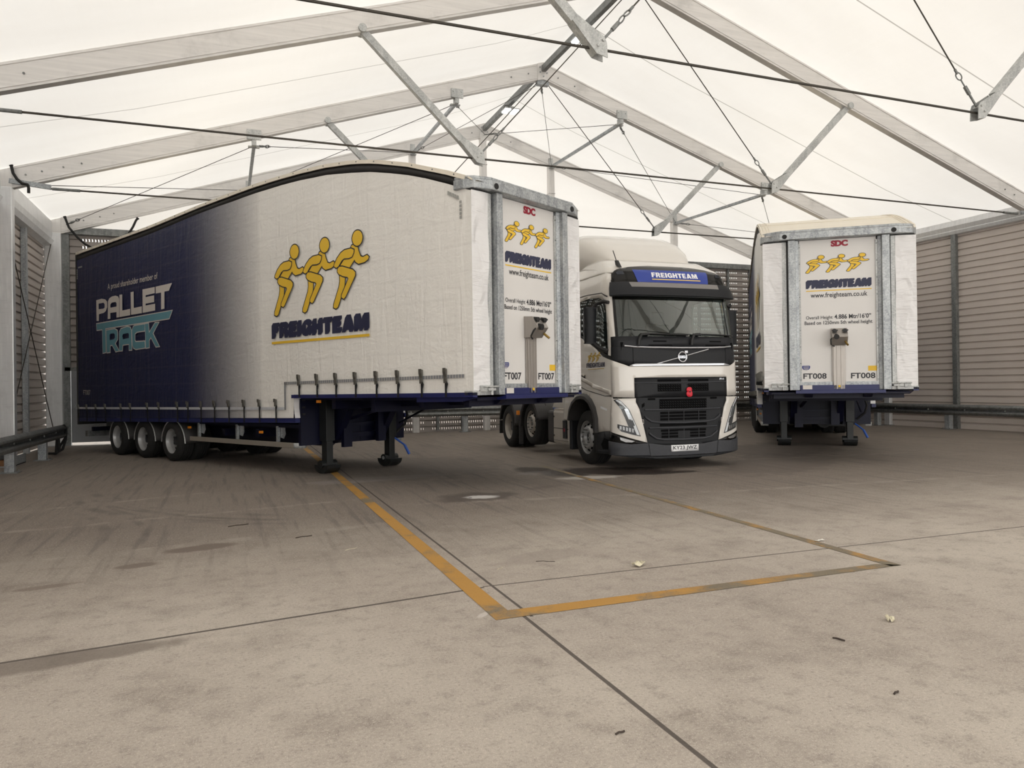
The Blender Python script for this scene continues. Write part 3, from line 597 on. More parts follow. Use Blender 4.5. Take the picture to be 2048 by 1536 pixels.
strap([(-4.19, 18.36, 6.27), (-4.16, 18.36, 6.12), (-4.09, 18.36, 6.0), (-4.0, 18.36, 5.915), (-3.9, 18.36, 5.9), (-3.88, 18.36, 5.83), (-3.88, 18.36, 5.72)], 'black hose hooked over the knee of the left rafter above the crash barrier')
strap([(-4.06, 23.2, 6.23), (-3.97, 23.2, 5.97), (-3.77, 23.2, 5.71), (-3.59, 23.2, 5.54), (-3.40, 23.2, 5.43)], 'long black hose hanging in a curve at the back left corner')
strap([(-2.31, 23.36, 6.35), (-2.34, 23.36, 6.31), (-2.42, 23.36, 6.12), (-2.53, 23.36, 5.92), (-2.62, 23.36, 5.7)], 'short black hose poking up behind the trailer roof')
# ------------------------------------------------------------------ crash barriers
def barrier(p, q, z0, z1, posts, lb, inward, name='crash_barrier'):
    p, q = Vector((*p, 0)), Vector((*q, 0)); d = (q-p).normalized(); n = Vector((-d.y, d.x, 0))*inward
    t = thing(name, lb, 'barrier', p, 0, 'galvanised crash barriers')
    prof = [(0, 0), (.02, .012), (.085, .06), (.085, .095), (.012, .135), (.012, .175), (.085, .215), (.085, .25), (.02, .298), (0, .31)]
    b = MB(); vs = []
    for c, z in ((Vector((0, 0, 0)), z0), (q-p, z1)):
        for o_, h in prof: vs.append(c+n*o_+Vector((0, 0, z+h)))
    k = len(prof); b.add(vs, [(i, i+1, k+i+1, k+i) for i in range(k-1)])
    b.build('rail', M['galv_dark'], t, solid=.006, smooth=True)
    for s in posts:
        c = d*s; b = MB(); z = z0+(z1-z0)*s/(q-p).length
        b.box(c-n*.09+Vector((0, 0, (z+.26)/2)), (.16, .16, z+.26)); po = b.build('post', M['galv'], t, bevel=.008)
        b = MB(); b.box(c-n*.09+Vector((0, 0, .008)), (.3, .3, .016))
        for sx in (-.11, .11):
            for sy in (-.11, .11): b.cyl(c-n*.09+Vector((sx, sy, .01)), c-n*.09+Vector((sx, sy, .05)), .012, 6)
        b.build('base_plate', M['galv_dark'], po)
    b = MB()
    for s in np.arange(.6, (q-p).length-.2, 1.2): b.cyl(d*s+n*.01+Vector((0, 0, z0+(z1-z0)*s/(q-p).length+.155)), d*s+n*.03+Vector((0, 0, z0+(z1-z0)*s/(q-p).length+.155)), .022, 8)
    b.build('bolt', M['galv_lt'], t)
barrier((-3.66, 4.5), (-3.66, 20.45), .40, .39, [1.2, 3.7, 6.3, 8.9, 11.6, 14.2], 'grey steel crash barrier along the left wall', -1)
barrier((20.05, 4.0), (20.05, 22.4), .44, .43, [1.6, 4.1, 6.8, 9.4, 12.0, 14.6, 17.2], 'grey steel crash barrier along the right wall, ending behind the frontal trailer', 1)
barrier((-1.2, 22.92), (19.85, 22.92), .58, .44, [.8, 3.3, 5.8, 8.4, 10.4, 13.0, 15.6, 18.1, 20.0], 'grey steel crash barrier along the perforated back wall', -1)
# ------------------------------------------------------------------ runners emblem and lettering (x to the right as read, y up; unit = spacing of the figures)
RUN = {"leg":[[-0.557,-0.605],[-0.393,-0.669],[-0.406,-0.828],[-0.504,-1.018],[-0.62,-1.224],[-0.683,-1.25],[-0.753,-1.222],[-0.744,-1.16],[-0.574,-0.843],[-0.548,-0.737]],"torso":[[-0.217,-0.164],[-0.181,-0.115],[-0.12,-0.101],[-0.037,-0.127],[-0.002,-0.169],[0.019,-0.239],[0.076,-0.343],[0.145,-0.367],[0.261,-0.341],[0.311,-0.38],[0.29,-0.422],[0.19,-0.462],[0.014,-0.475],[-0.068,-0.431],[-0.102,-0.383],[-0.261,-0.523],[-0.542,-0.463],[-0.416,-0.352]],"thigh":[[-0.554,-0.467],[-0.467,-0.472],[-0.153,-0.564],[-0.083,-0.618],[-0.084,-0.679],[-0.381,-1.052],[-0.431,-1.083],[-0.499,-1.049],[-0.491,-1.004],[-0.282,-0.718],[-0.313,-0.684],[-0.447,-0.655],[-0.569,-0.604],[-0.613,-0.553],[-0.605,-0.5]],"arm":[[-0.499,-0.212],[-0.387,-0.172],[-0.194,-0.166],[-0.111,-0.2],[-0.119,-0.259],[-0.172,-0.321],[-0.257,-0.337],[-0.403,-0.327],[-0.478,-0.36],[-0.579,-0.456],[-0.646,-0.477],[-0.711,-0.441],[-0.695,-0.397],[-0.612,-0.298]],"head":[[0.149,-0.02],[0.146,0.024],[0.131,0.067],[0.101,0.102],[0.063,0.127],[0.018,0.14],[-0.029,0.14],[-0.072,0.127],[-0.109,0.1],[-0.135,0.064],[-0.149,0.021],[-0.146,-0.024],[-0.13,-0.065],[-0.101,-0.101],[-0.062,-0.127],[-0.017,-0.14],[0.031,-0.139],[0.074,-0.125],[0.111,-0.097],[0.135,-0.062]]}
PALLET = [[[[12.302,3.677],[11.997,3.688],[11.786,3.656],[11.684,3.596],[11.677,3.464],[11.76,3.376],[11.884,3.341],[12.151,3.331],[12.163,3.169],[12.3,3.178]],[[12.161,3.584],[11.894,3.584],[11.825,3.549],[11.827,3.461],[11.898,3.445],[12.165,3.451]]],[[[11.662,3.179],[11.632,3.592],[11.561,3.658],[11.423,3.69],[11.22,3.693],[11.071,3.659],[11.023,3.598],[11.036,3.179],[11.175,3.182],[11.171,3.31],[11.503,3.313],[11.507,3.176]],[[11.499,3.436],[11.497,3.508],[11.427,3.546],[11.224,3.546],[11.165,3.517],[11.167,3.436]]],[[[11.004,3.695],[10.856,3.689],[10.861,3.322],[10.455,3.329],[10.46,3.185],[11.019,3.182]]],[[[10.423,3.699],[10.266,3.699],[10.267,3.333],[9.868,3.339],[9.872,3.189],[10.415,3.19]]],[[[9.827,3.706],[9.241,3.704],[9.244,3.572],[9.681,3.564],[9.682,3.524],[9.28,3.528],[9.284,3.383],[9.686,3.382],[9.687,3.342],[9.236,3.346],[9.24,3.2],[9.835,3.191]]],[[[9.203,3.707],[8.466,3.713],[8.605,3.566],[8.804,3.564],[8.814,3.207],[8.967,3.202],[8.958,3.559],[9.207,3.559]]]]
TRACK = [[[[12.302,3.104],[8.481,3.139],[8.607,2.988],[11.79,2.969],[11.779,2.405],[11.955,2.395],[11.966,2.957],[12.288,2.958]]],[[[11.739,2.915],[11.277,2.923],[11.144,2.88],[11.123,2.807],[11.133,2.68],[11.27,2.586],[11.058,2.408],[11.242,2.401],[11.423,2.564],[11.542,2.555],[11.547,2.399],[11.72,2.396]],[[11.559,2.795],[11.556,2.679],[11.334,2.69],[11.276,2.715],[11.274,2.801],[11.33,2.826],[11.517,2.826]]],[[[11.042,2.412],[11.019,2.844],[10.945,2.904],[10.62,2.933],[10.461,2.91],[10.407,2.837],[10.397,2.406],[10.533,2.409],[10.535,2.545],[10.857,2.538],[10.887,2.41]],[[10.838,2.664],[10.531,2.677],[10.535,2.775],[10.592,2.792],[10.834,2.78],[10.868,2.737]]],[[[10.369,2.835],[10.304,2.914],[10.241,2.931],[9.738,2.936],[9.742,2.798],[10.121,2.793],[10.23,2.758],[10.235,2.606],[10.189,2.57],[9.748,2.562],[9.737,2.426],[10.194,2.412],[10.317,2.451],[10.353,2.515]]],[[[9.723,2.939],[9.559,2.942],[9.536,2.733],[9.254,2.929],[9.077,2.931],[9.361,2.716],[9.068,2.423],[9.225,2.424],[9.45,2.641],[9.54,2.579],[9.538,2.424],[9.693,2.417]]]]
BLOCK = {
 'F': (.60, [[(0, 0), (.27, 0), (.27, .40), (.52, .40), (.52, .62), (.27, .62), (.27, .78), (.60, .78), (.60, 1), (0, 1)]]),
 'R': (.74, [[(0, 0), (.26, 0), (.26, .38), (.36, .38), (.44, .30), (.47, 0), (.74, 0), (.70, .34), (.60, .46), (.69, .56), (.71, .74), (.66, .90), (.52, 1), (0, 1)], [(.26, .58), (.40, .58), (.45, .68), (.40, .79), (.26, .79)]]),
 'E': (.64, [[(0, 0), (.64, 0), (.64, .22), (.27, .22), (.27, .40), (.58, .40), (.58, .61), (.27, .61), (.27, .78), (.62, .78), (.62, 1), (0, 1)]]),
 'I': (.28, [[(0, 0), (.28, 0), (.28, 1), (0, 1)]]),
 'G': (.80, [[(.80, .04), (.80, .54), (.42, .54), (.42, .35), (.55, .35), (.55, .24), (.42, .20), (.33, .24), (.28, .36), (.28, .64), (.33, .76), (.42, .80), (.51, .75), (.54, .66), (.79, .68), (.72, .90), (.55, 1.01), (.34, 1.01), (.14, .92), (.03, .74), (0, .5), (.03, .26), (.14, .08), (.32, -.01), (.52, .0), (.60, .08), (.63, .04)]]),
 'H': (.74, [[(0, 0), (.27, 0), (.27, .38), (.47, .38), (.47, 0), (.74, 0), (.74, 1), (.47, 1), (.47, .62), (.27, .62), (.27, 1), (0, 1)]]),
 'T': (.68, [[(.20, 0), (.48, 0), (.48, .77), (.68, .77), (.68, 1), (0, 1), (0, .77), (.20, .77)]]),
 'A': (.82, [[(0, 0), (.27, 0), (.31, .15), (.51, .15), (.55, 0), (.82, 0), (.56, 1), (.26, 1)], [(.36, .34), (.41, .62), (.46, .34)]]),
 'M': (.96, [[(0, 0), (.25, 0), (.25, .62), (.39, 0), (.57, 0), (.71, .62), (.71, 0), (.96, 0), (.96, 1), (.61, 1), (.48, .46), (.35, 1), (0, 1)]]),
}
def brand(name, box, fn, parent, m, off=.004, steps=0, dx=.0, gap=.05, grow=0.):
    """heavy block lettering of the haulier, optionally with a stepped shadow"""
    x0, y0, x1, y1 = box; W = sum(BLOCK[c][0] for c in 'FREIGHTEAM')+gap*9; k = (x1-x0-dx)/W; h = y1-y0-dx; mb = MB()
    for i in range(steps+1):
        d = dx*(1-i/max(1, steps)) if steps else 0; x = 0
        for c in 'FREIGHTEAM':
            w_, polys = BLOCK[c]; P = [[(x0+(x+a)*k+d, y0+b*h+d) for a, b in p] for p in polys]
            if grow: P = [offset_poly(p, grow if j == 0 else -grow) for j, p in enumerate(P)]
            v, t = poly2d(P); mb.add([fn(a, b, off+i*.0003) for a, b in v], t); x += w_+gap
    return mb.build(name, m, parent)
def runners(name, fn, x0, y0, sx, sy, parent, line=.022, off=.003):
    """three linked running figures; (x0, y0) = head of the leading one"""
    par = None
    for key, m, grow, dz in (('o', 'ink', line, 0), ('f', 'yellow', 0., .0005)):
        b = MB()
        for i in range(3):
            for j, part in enumerate(('leg', 'torso', 'thigh', 'arm', 'head')):
                P = RUN[part] if grow == 0 else offset_poly(RUN[part], grow)
                v, t = poly2d([P]); b.add([fn(x0+(x-(2-i))*sx, y0+y*sy, off+(j*3+i)*.0008+dz) for x, y in v], t)
        o = b.build(name if key == 'f' else 'runner_outline', M[m], parent)
    return o
# ------------------------------------------------------------------ curtain-sided step-frame trailer; local u = back from the front, v = left as seen from ahead, w = up
def VT(u, v, w_): return (-v, u, w_)
HW = 1.275; STEP = 4.2; TL = 13.5
TOPC = [(.0, 4.12), (.11, 4.155), (.45, 4.29), (.885, 4.448), (1.25, 4.565), (1.63, 4.665), (2.1, 4.775), (2.57, 4.855), (3.2, 4.94), (3.9, 4.99), (4.7, 5.015), (5.46, 5.014), (7.28, 4.977), (9.44, 4.87), (TL, 4.775)]
TOPR = [(-.02, 4.26), (.09, 4.335), (.45, 4.475), (.88, 4.62), (1.25, 4.745), (1.85, 4.905), (2.2, 4.985), (2.57, 5.045), (3.2, 5.115), (3.9, 5.155), (4.7, 5.178), (5.45, 5.180), (7.27, 5.14), (9.44, 5.045), (TL+.08, 4.97)]
def interp(T, u): return float(np.interp(u, [a for a, _ in T], [b for _, b in T]))
def railz(u): return .975-(u-STEP)*.0165          # top of the lower side rail
def side_fn(s):
    return lambda x, y, off: VT(x, s*(HW+off), y)
def build_trailer():
    t = thing('semi_trailer', '', 'trailer')
    def B(): return MB(VT)
    us = [.0, .06, .11, .25, .45, .65, .885, 1.06, 1.25, 1.45, 1.63, 1.85, 2.1, 2.33, 2.57, 2.9, 3.2, 3.55, 3.9, 4.2]+list(np.arange(4.5, TL, .4))+[TL]
    # chassis
    b = B()
    for v in (-.5, .5):
        b.prism([(.1, v-.07, 1.30), (4.0, v-.07, 1.30), (4.3, v-.07, 1.26), (4.75, v-.07, .9), (5.3, v-.07, .80), (TL-.1, v-.07, .66), (TL-.1, v-.07, .45), (5.2, v-.07, .48), (4.1, v-.07, .50), (4.0, v-.07, .56), (3.6, v-.07, 1.12), (2.6, v-.07, 1.17), (.2, v-.07, 1.22)], (0, .14, 0))
    for u, z0, z1 in ((.3, 1.2, 1.3), (1.2, 1.18, 1.3), (2.3, 1.1, 1.3), (3.3, 1.14, 1.3), (5.6, .6, .75), (6.8, .58, .72), (TL-.4, .5, .6)): b.lim((u-.05, -1.1, z0), (u+.05, 1.1, z1))
    b.lim((4.13, -1.17, .50), (4.2, 1.17, 1.31)); b.lim((3.85, .30, .44), (3.93, .48, 1.2)); b.lim((3.85, -.48, .50), (3.93, -.30, 1.2))
    b.lim((.05, -1.15, 1.285), (4.15, 1.15, 1.33)); b.lim((4.15, -1.15, .80), (TL, 1.15, .86))
    b.build('chassis', M['blue_shaded'], t)
    b = B()                                                         # plates and braces seen under the gooseneck
    b.lim((4.12, -.62, .5), (4.3, -.1, 1.0)); b.beam((2.5, .25, 1.25), (4.0, .35, .9), .05, .05); b.beam((2.5, -.6, 1.25), (4.0, -.95, .8), .03, .03); b.lim((4.02, -.6, .60), (4.08, .6, .68)); b.lim((4.02, -.6, .80), (4.08, .6, .86))
    b.build('brace', M['blue_shaded'], t); b = B(); b.lim((6.2, -.9, .32), (7.5, -.35, .62)); b.build('pallet_box', M['black'], t, bevel=.02); b = B(); b.cyl((5.3, -.3, .5), (6.6, -.3, .5), .16, 16); b.build('air_tank', M['black'], t)
    b = B(); b.prism([(-.12, -.74, 1.355), (.1, -.74, 1.31), (.1, -.74, 1.285), (-.12, -.74, 1.30)], (0, 1.48, 0)); b.prism([(-.02, -1.2, 1.33), (.3, -1.2, 1.27), (1.2, -1.2, 1.26), (1.2, -1.2, 1.33)], (0, 2.4, 0)); b.build('coupling_plate', M['blue'], t)
    b = B(); b.lim((-.02, -.655, 1.35), (.08, .655, 1.452)); sill = b.build('front_sill', M['blue'], t, bevel=.006)
    b = B(); b.lim((-.026, .655-.2, 1.375), (-.021, .655-.04, 1.45)); b.build('sticker', M['pale'], sill)
    for s in (1, -1):
        # side rails
        b = B(); b.prism([(0., s*1.2, 1.335), (STEP+.03, s*1.2, 1.32), (STEP+.03, s*1.2, 1.378), (0., s*1.2, 1.398)], (0, s*.085, 0)); b.build('upper_side_rail', M['blue'], t)
        b = B(); b.prism([(STEP-.08, s*1.19, railz(STEP)-.075), (TL, s*1.19, railz(TL)-.085), (TL, s*1.19, railz(TL)), (STEP-.08, s*1.19, railz(STEP))], (0, s*.095, 0)); b.build('lower_side_rail', M['blue'], t)
        # curtain
        ws = np.linspace(0, 1, 13)
        def bottom(u): return 1.375+.006 if u <= STEP-.02 else railz(u)+.006
        def fn(u, k):
            z0, z1 = bottom(u), interp(TOPC, u)+.004; z = z0+(z1-z0)*k
            bul = .012*math.sin(u*2.1+s)*math.sin(PI*k)+.008*math.sin(u*5.3+k*4)*k
            return (u, s*(HW-.012+bul*.6), z)
        b = B(); b.grid(fn, [u for u in us if u < STEP-.01]+[STEP-.021, STEP-.0]+[u for u in us if u > STEP+.02], ws)
        cur = b.build('side_curtain', M['vinyl'], t, smooth=True)
        b = B(); z0, z1 = railz(STEP)+.006, 1.38
        b.grid(lambda k, j: (STEP-.06+.03*math.sin(j*3), s*(HW-.0-.15*k+.0*j), z0+(z1-z0)*j), np.linspace(0, 1, 5), np.linspace(0, 1, 6)); fl = b.build('step_flap', M['flap'], cur, smooth=True)
        b = B()
        for z in (1.04, 1.16, 1.28): b.box((STEP-.09, s*(HW-.15), z), (.03, .05, .03))
        b.build('flap_hook', M['black'], fl)
        # reflective tape lines
        b = B(); b.prism([(STEP+.24, s*(HW+.008), 1.115), (TL-.05, s*(HW+.008), railz(TL)+.225), (TL-.05, s*(HW+.008), railz(TL)+.275), (STEP+.24, s*(HW+.008), 1.165)], (0, s*.002, 0))
        b.build('reflective_tape', M['tape'], cur); b = B(); b.lim((STEP+.20, s*(HW+.008), 1.12), (STEP+.24, s*(HW+.01), 1.60)); b.prism([(.16, s*(HW+.008), 1.60), (STEP+.24, s*(HW+.008), 1.555), (STEP+.24, s*(HW+.008), 1.60), (.16, s*(HW+.008), 1.648)], (0, s*.002, 0)); b.build('reflective_tape', M['tape_dim'], cur)
        b = B()
        for i in range(5): b.lim((.17, s*(HW+.008), 3.765+i*.052), (.21, s*(HW+.01), 3.805+i*.052))
        for i in range(5): b.prism([(.22+i*.044, s*(HW+.008), 4.03+i*.022), (.255+i*.044, s*(HW+.008), 4.045+i*.022), (.255+i*.044, s*(HW+.008), 4.10+i*.022), (.22+i*.044, s*(HW+.008), 4.085+i*.022)], (0, s*.002, 0))
        for i in range(5): b.lim((TL-.09, s*(HW+.008), 4.3+i*.052), (TL-.05, s*(HW+.01), 4.34+i*.052)); b.lim((TL-.38+i*.052, s*(HW+.008), 4.56), (TL-.34+i*.052, s*(HW+.01), 4.60))
        b.build('contour_marking', M['grey_tape'], cur)
        # printed livery; the other side reads the other way round
        f0 = side_fn(s)
        fl_ = (lambda x, y, off: f0(-x, y, off)) if s > 0 else (lambda x, y, off: f0(x+5.0, y, off))     # x grows to the reader's right
        def P(polys): return [[(-x, y) if s > 0 else (-x+13.4, y) for x, y in p] for p in polys]
        fp = (lambda x, y, off: f0(-x, y, off)) if s > 0 else (lambda x, y, off: f0(x+7.0, y, off))
        lx = -2.396 if s > 0 else -1.2
        fr_ = (lambda x, y, off: f0(-x, y, off)) if s > 0 else (lambda x, y, off: f0(x+5.5, y, off))
        runners('runners_emblem', fr_, lx, 3.806, .8415, .8415, cur)
        x0, x1 = (-4.81, -2.148) if s > 0 else (-3.6, -.94)
        brand('brand_lettering', (x0, 2.362, x1, 2.638), fr_, cur, M['navy'], steps=4, dx=.04, gap=.08)
        flat('underline', [[[(x0, 2.268), (x1, 2.268), (x1, 2.31), (x0, 2.31)]]], fr_, cur, M['yellow'], .004)
        text('slogan', 'A proud shareholder member of', (-11.646, 3.825, -9.11, 4.005) if s > 0 else (1.75, 3.825, 4.29, 4.005), fp, cur, M['pale'], bold=.004)
        flat('partner_lettering', [P(p) for p in PALLET], fp, cur, M['pale'], .004)
        flat('partner_lettering', [[offset_poly(q, .022 if i == 0 else .022) for i, q in enumerate(P(p))] for p in TRACK], fp, cur, M['pale'], .004)
        flat('partner_lettering', [P(p) for p in TRACK], fp, cur, M['teal'], .007)
        # cant rail and roof edge
        b = B(); b.grid(lambda u, k: (u, s*(HW-.05+.03*math.sin(PI*k)+.02*k), interp(TOPC, u)-.005+(interp(TOPR, u)-.045-interp(TOPC, u))*k), us[2:], np.linspace(0, 1, 6)); b.build('cant_rail', M['cant'], t, smooth=True)
        b = B()
        for (dz0, dz1, dv0, dv1) in ((-.05, -.0, .0, .028), (-.06, -.046, .01, .036)):
            n = len(us); P0 = [(u, s*(HW-.012+a), interp(TOPR, u)+z) for u in us[2:] for a, z in ((dv0, dz0), (dv1, dz0), (dv1, dz1), (dv0, dz1))]
            m_ = len(us)-2; b.add(P0, [(i*4+j, i*4+(j+1) % 4, i*4+4+(j+1) % 4, i*4+4+j) for i in range(m_-1) for j in range(4)]+[(0, 1, 2, 3), (m_*4-4, m_*4-3, m_*4-2, m_*4-1)])
        ed = b.build('roof_edge', M['cream'], t)
        b = B()
        for u in np.arange(.3, TL, .42): b.cyl((u, s*(HW+.014), interp(TOPR, u)-.025), (u, s*(HW+.022), interp(TOPR, u)-.025), .011, 6)
        b.build('rivet', M['galv_dark'], ed)
        # front fold of the curtain, galvanised tension pole
        b = B()
        b.grid(lambda k, j: (-.0+k*(.010*math.sin(j*9+k*4)+.010*math.sin(j*17)), s*(HW-.0-.335*k), 1.40+(1.47-1.40)*k+(4.135-1.40-(.06*k))*j), np.linspace(0, 1, 8), np.linspace(0, 1, 30)); b.build('curtain_fold', M['flap'], t, smooth=True)
        b = B(); b.lim((.0, s*.865, 1.44), (.05, s*.942, 4.15)); b.build('tension_pole', M['galv_lt'], t, bevel=.006)
        b = B(); b.lim((.05, s*.70, 1.4), (.1, s*1.2, 4.16)); b.build('corner_backing', M['cant'], t)
        # corner pillar with a flange
        b = B(); b.prism([(-.085, s*.715, 1.36), (-.085, s*.84, 1.36), (.1, s*.84, 1.36), (.1, s*.655, 1.36), (-.0, s*.655, 1.36), (-.02, s*.71, 1.36)], (0, 0, 2.80)); pl = b.build('corner_pillar', M['galv'], t, bevel=.006)
        b = B(); b.lim((.012, s*.625, 1.44), (.036, s*.66, 4.10)); b.build('pillar_flange', M['galv_lt'], pl)
        b = B()
        for z in np.arange(1.55, 4.1, .31): b.cyl((.002, s*.643, z), (.014, s*.643, z), .011, 6)
        b.build('rivet', M['galv_dark'], pl)
        # cast corner fittings at the foot
        b = B(); b.lim((.0, s*.86, 1.36), (.16, s*1.285, 1.42)); b.lim((-.06, s*.88, 1.42), (.0, s*1.04, 1.455)); b.cyl((-.04, s*.95, 1.36), (-.04, s*.95, 1.5), .018, 8); b.cyl((-.07, s*.84, 1.475), (-.07, s*1.16, 1.475), .012, 8); b.box((-.03, s*1.1, 1.45), (.05, .1, .08)); b.build('curtain_ratchet', M['galv_lt'], t)
        # landing leg
        b = B(); b.lim((3.92, s*.62, .56), (4.12, s*.80, 1.3)); lg = b.build('landing_leg', M['legs'], t, bevel=.006)
        b = B(); b.lim((3.945, s*.645, .12), (4.095, s*.775, .6)); b.build('inner_tube', M['legs'], lg, bevel=.005)
        b = B(); n = 10; P1 = [(4.02+.19*math.cos(a), s*.57, .145+.145*math.sin(a)) for a in np.linspace(PI, 2*PI, n)]; b.prism(P1, (0, s*.28, 0)); b.cyl((4.02, s*.55, .16), (4.02, s*.87, .16), .07, 12); b.build('foot', M['legs'], lg)
        b = B(); b.cyl((4.02, s*.545, .16), (4.02, s*.56, .16), .035, 10); b.build('axle_pin', M['galv'], lg)
        if s < 0:
            b = B(); b.cyl((4.0, -.82, .52), (3.9, -.98, .38), .018, 8); b.cyl((3.9, -.98, .38), (3.86, -1.06, .2), .026, 8); b.build('crank_handle', M['bluehandle'], lg)
            b = B(); b.tube([(3.95, -.85, 1.28), (3.9, -1.0, 1.15), (3.9, -1.06, .95), (3.92, -1.02, .78), (4.0, -.86, .62)], .025, 8); b.build('hose', M['rubber'], lg, smooth=True)
        # strap buckles
        for u in [3.99, 3.485, 2.98, 2.485, 1.985, 1.5, .995, .51]+[4.69, 5.215, 5.73, 6.26, 6.79, 7.31, 7.84, 8.28, 9.10, 9.64, 10.48, 10.97, 11.82, 12.37, 12.91, 13.42]:
            up = u < STEP; z0 = 1.335 if up else railz(u)-.075; z1 = 1.52 if up else railz(u)+.20; z2 = 1.735-u*.006 if up else railz(u)+.335
            dv = HW+.012
            b = B(); b.lim((u-.018, s*dv, z0), (u+.018, s*(dv+.006), z1+.12)); b.tube([(u-.02, s*(dv+.01), z1+.03), (u-.05, s*(dv+.02), z1+.0), (u-.03, s*(dv+.02), z1-.06), (u, s*(dv+.01), z1-.04)], .009, 5); sp = b.build('curtain_strap', M['strap'], t)
            b = B(); b.lim((u-.022, s*(dv+.0), z1+.01), (u+.022, s*(dv+.028), z2-.0)); b.prism([(u-.028, s*(dv+.026), z1+.09), (u-.028, s*(dv+.04), z2-.05), (u-.028, s*(dv+.04), z2+.01), (u-.028, s*(dv+.02), z2+.0)], (.056, 0, 0)); b.build('buckle', M['buckle'], sp)
        # wheels
        for i, uw in enumerate((8.66, 9.98, 11.30)):
            wheel(t, uw, s, .42, VT)
            # mudguard hoop with a bright bead
            b = B(); A = np.linspace(.05, PI-.05, 16)
            P1 = [(uw+.52*math.cos(a), s*.62, .36+.50*math.sin(a)) for a in A]; P2 = [(u, s*1.2, z) for u, v, z in P1]
            k = len(A); b.add(P1+P2, [(q, q+1, k+q+1, k+q) for q in range(k-1)]); mg = b.build('mudguard', M['guard'], t, smooth=True, solid=.012)
            b = B(); b.tube([(u, v+s*.005, z) for u, v, z in P2], .012, 6); b.build('guard_bead', M['galv_lt'], mg)
        # side guard
        b = B(); b.lim((4.3, s*1.17, .455), (7.95, s*1.205, .545)); b.cyl((4.3, s*1.06, .455), (4.3, s*1.06, .545), .145, 16) if False else None
        sg = b.build('side_guard', M['taupe'], t, bevel=.006)
        b = B(); A = np.linspace(0, PI/2*1.15, 8); P1 = [(4.3-.13*math.sin(a), s*(1.075+.13*math.cos(a)), .455) for a in A]; P2 = [(u, v, .545) for u, v, z in P1]; b.add(P1+P2, [(q, q+1, 9+q-0, 8+q) for q in range(7)]); b.build('guard_end', M['galv_lt'], sg, smooth=True, solid=.02)
        for u in (4.86, 6.22, 7.67):
            b = B(); b.lim((u-.025, s*1.12, .45), (u+.025, s*1.17, .82)); b.prism([(u-.02, s*1.1, .86), (u-.02, s*1.1, .62), (u-.12, s*1.1, .60), (u-.17, s*1.1, .68), (u-.16, s*1.1, .80), (u-.1, s*1.1, .86)], (0, s*.012, 0)); b.build('guard_bracket', M['galv'], sg)
        for u, z in ((3.6, 1.26), (5.35, .70), (8.0, .72)):
            b = B(); b.lim((u-.04, s*1.16, z-.02), (u+.04, s*1.2, z+.025)); b.build('side_marker', M['amber'], t)
    # header rail with cut-off corners
    b = B(); pl_ = [(-.13, -.98), (-.02, -1.22), (.12, -1.30), (.30, -1.31), (.30, 1.31), (.12, 1.30), (-.02, 1.22), (-.13, .98)]
    b.prism([(u, v, 4.165) for u, v in pl_], (0, 0, .135)); b.prism([(u+.03 if u < .1 else u, v*.985, 4.30) for u, v in pl_], (0, 0, .045)); hd = b.build('header_rail', M['galv'], t, bevel=.012)
    b = B()
    for s in (1, -1): b.cyl((-.14, s*.90, 4.225), (-.125, s*.90, 4.225), .042, 16)
    b.build('rubber_buffer', M['rubber'], hd)
    [B().lim((-.0, min(s*.98, s*1.25), 4.13), (.2, max(s*.98, s*1.25), 4.168)).build('rail_underside', M['black'], hd) for s in (-1, 1)]
    # roof
    b = B(); vs_ = np.linspace(-1, 1, 9)
    b.grid(lambda u, v: (u, v*(HW+.006), interp(TOPR, u)-.005), us, vs_); b.grid(lambda k, v: (-.02-.06*k, v*(HW-.06), 4.255+.02*(1-k)), [0, 1], vs_); rf = b.build('roof', M['cream'], t, smooth=True)
    b = B()
    for s in (-1, 1):
        for dv in (.03, .09, .14): b.tube([(u, s*(HW-dv), interp(TOPR, u)+.004) for u in us], .006, 5)
    for u in (1.2, 2.4): b.tube([(u, v*HW, interp(TOPR, u)+.002) for v in vs_], .006, 5)
    b.build('roof_bead', M['cream'], rf)
    # rear frame and doors
    b = B(); b.lim((TL, -HW, .66), (TL+.06, HW, 4.93)); b.build('rear_frame', M['cant'], t)
    b = B(); b.lim((TL-.25, -1.15, .36), (TL-.1, 1.15, .50)); b.lim((TL-.4, .55, .5), (TL-.1, .65, .7)); b.lim((TL-.4, -.65, .5), (TL-.1, -.55, .7)); b.build('underrun_bar', M['galv_dark'], t)
    # front panel and what is printed on it
    U = .04
    fnp = lambda x, y, off: VT(U-off, -x, y*1.0235)
    b = B(); b.lim((U, -.64, 1.50), (U+.03, .64, 4.16)); pn = b.build('front_panel', M['white'], t)
    b = B(); b.lim((.01, -.64, 1.452), (.035, .64, 1.512))
    for v in (-.55, -.25, .25, .55): b.cyl((.0, v, 1.48), (.015, v, 1.48), .012, 6)
    b.build('panel_strip', M['galv'], pn)
    text('maker_lettering', 'SDC', (-.105, 3.925, .175, 4.035), fnp, pn, M['red'], bold=.05, spacing=.95, copies=((0, 0), (.006, 0)))
    runners('runners_emblem', fnp, .415, 3.745, .343, .225, pn, line=.03, off=.002)
    brand('brand_lettering', (-.535, 3.178, .56, 3.335), fnp, pn, M['navy'], steps=4, dx=.026, gap=.05)
    flat('underline', [[[(-.53, 3.128), (.56, 3.128), (.56, 3.145), (-.53, 3.145)]]], fnp, pn, M['yellow'], .003)
    text('web_address', 'www.freighteam.co.uk', (-.455, 2.985, .49, 3.10), fnp, pn, M['ink'], bold=.012)
    text('height_notice', 'Overall Height', (-.54, 2.60, -.09, 2.68), fnp, pn, M['ink'], bold=.006)
    text('height_notice', '4.886 Mtr/16\u20190\u201d', (-.06, 2.613, .545, 2.695), fnp, pn, M['ink'], bold=.02)
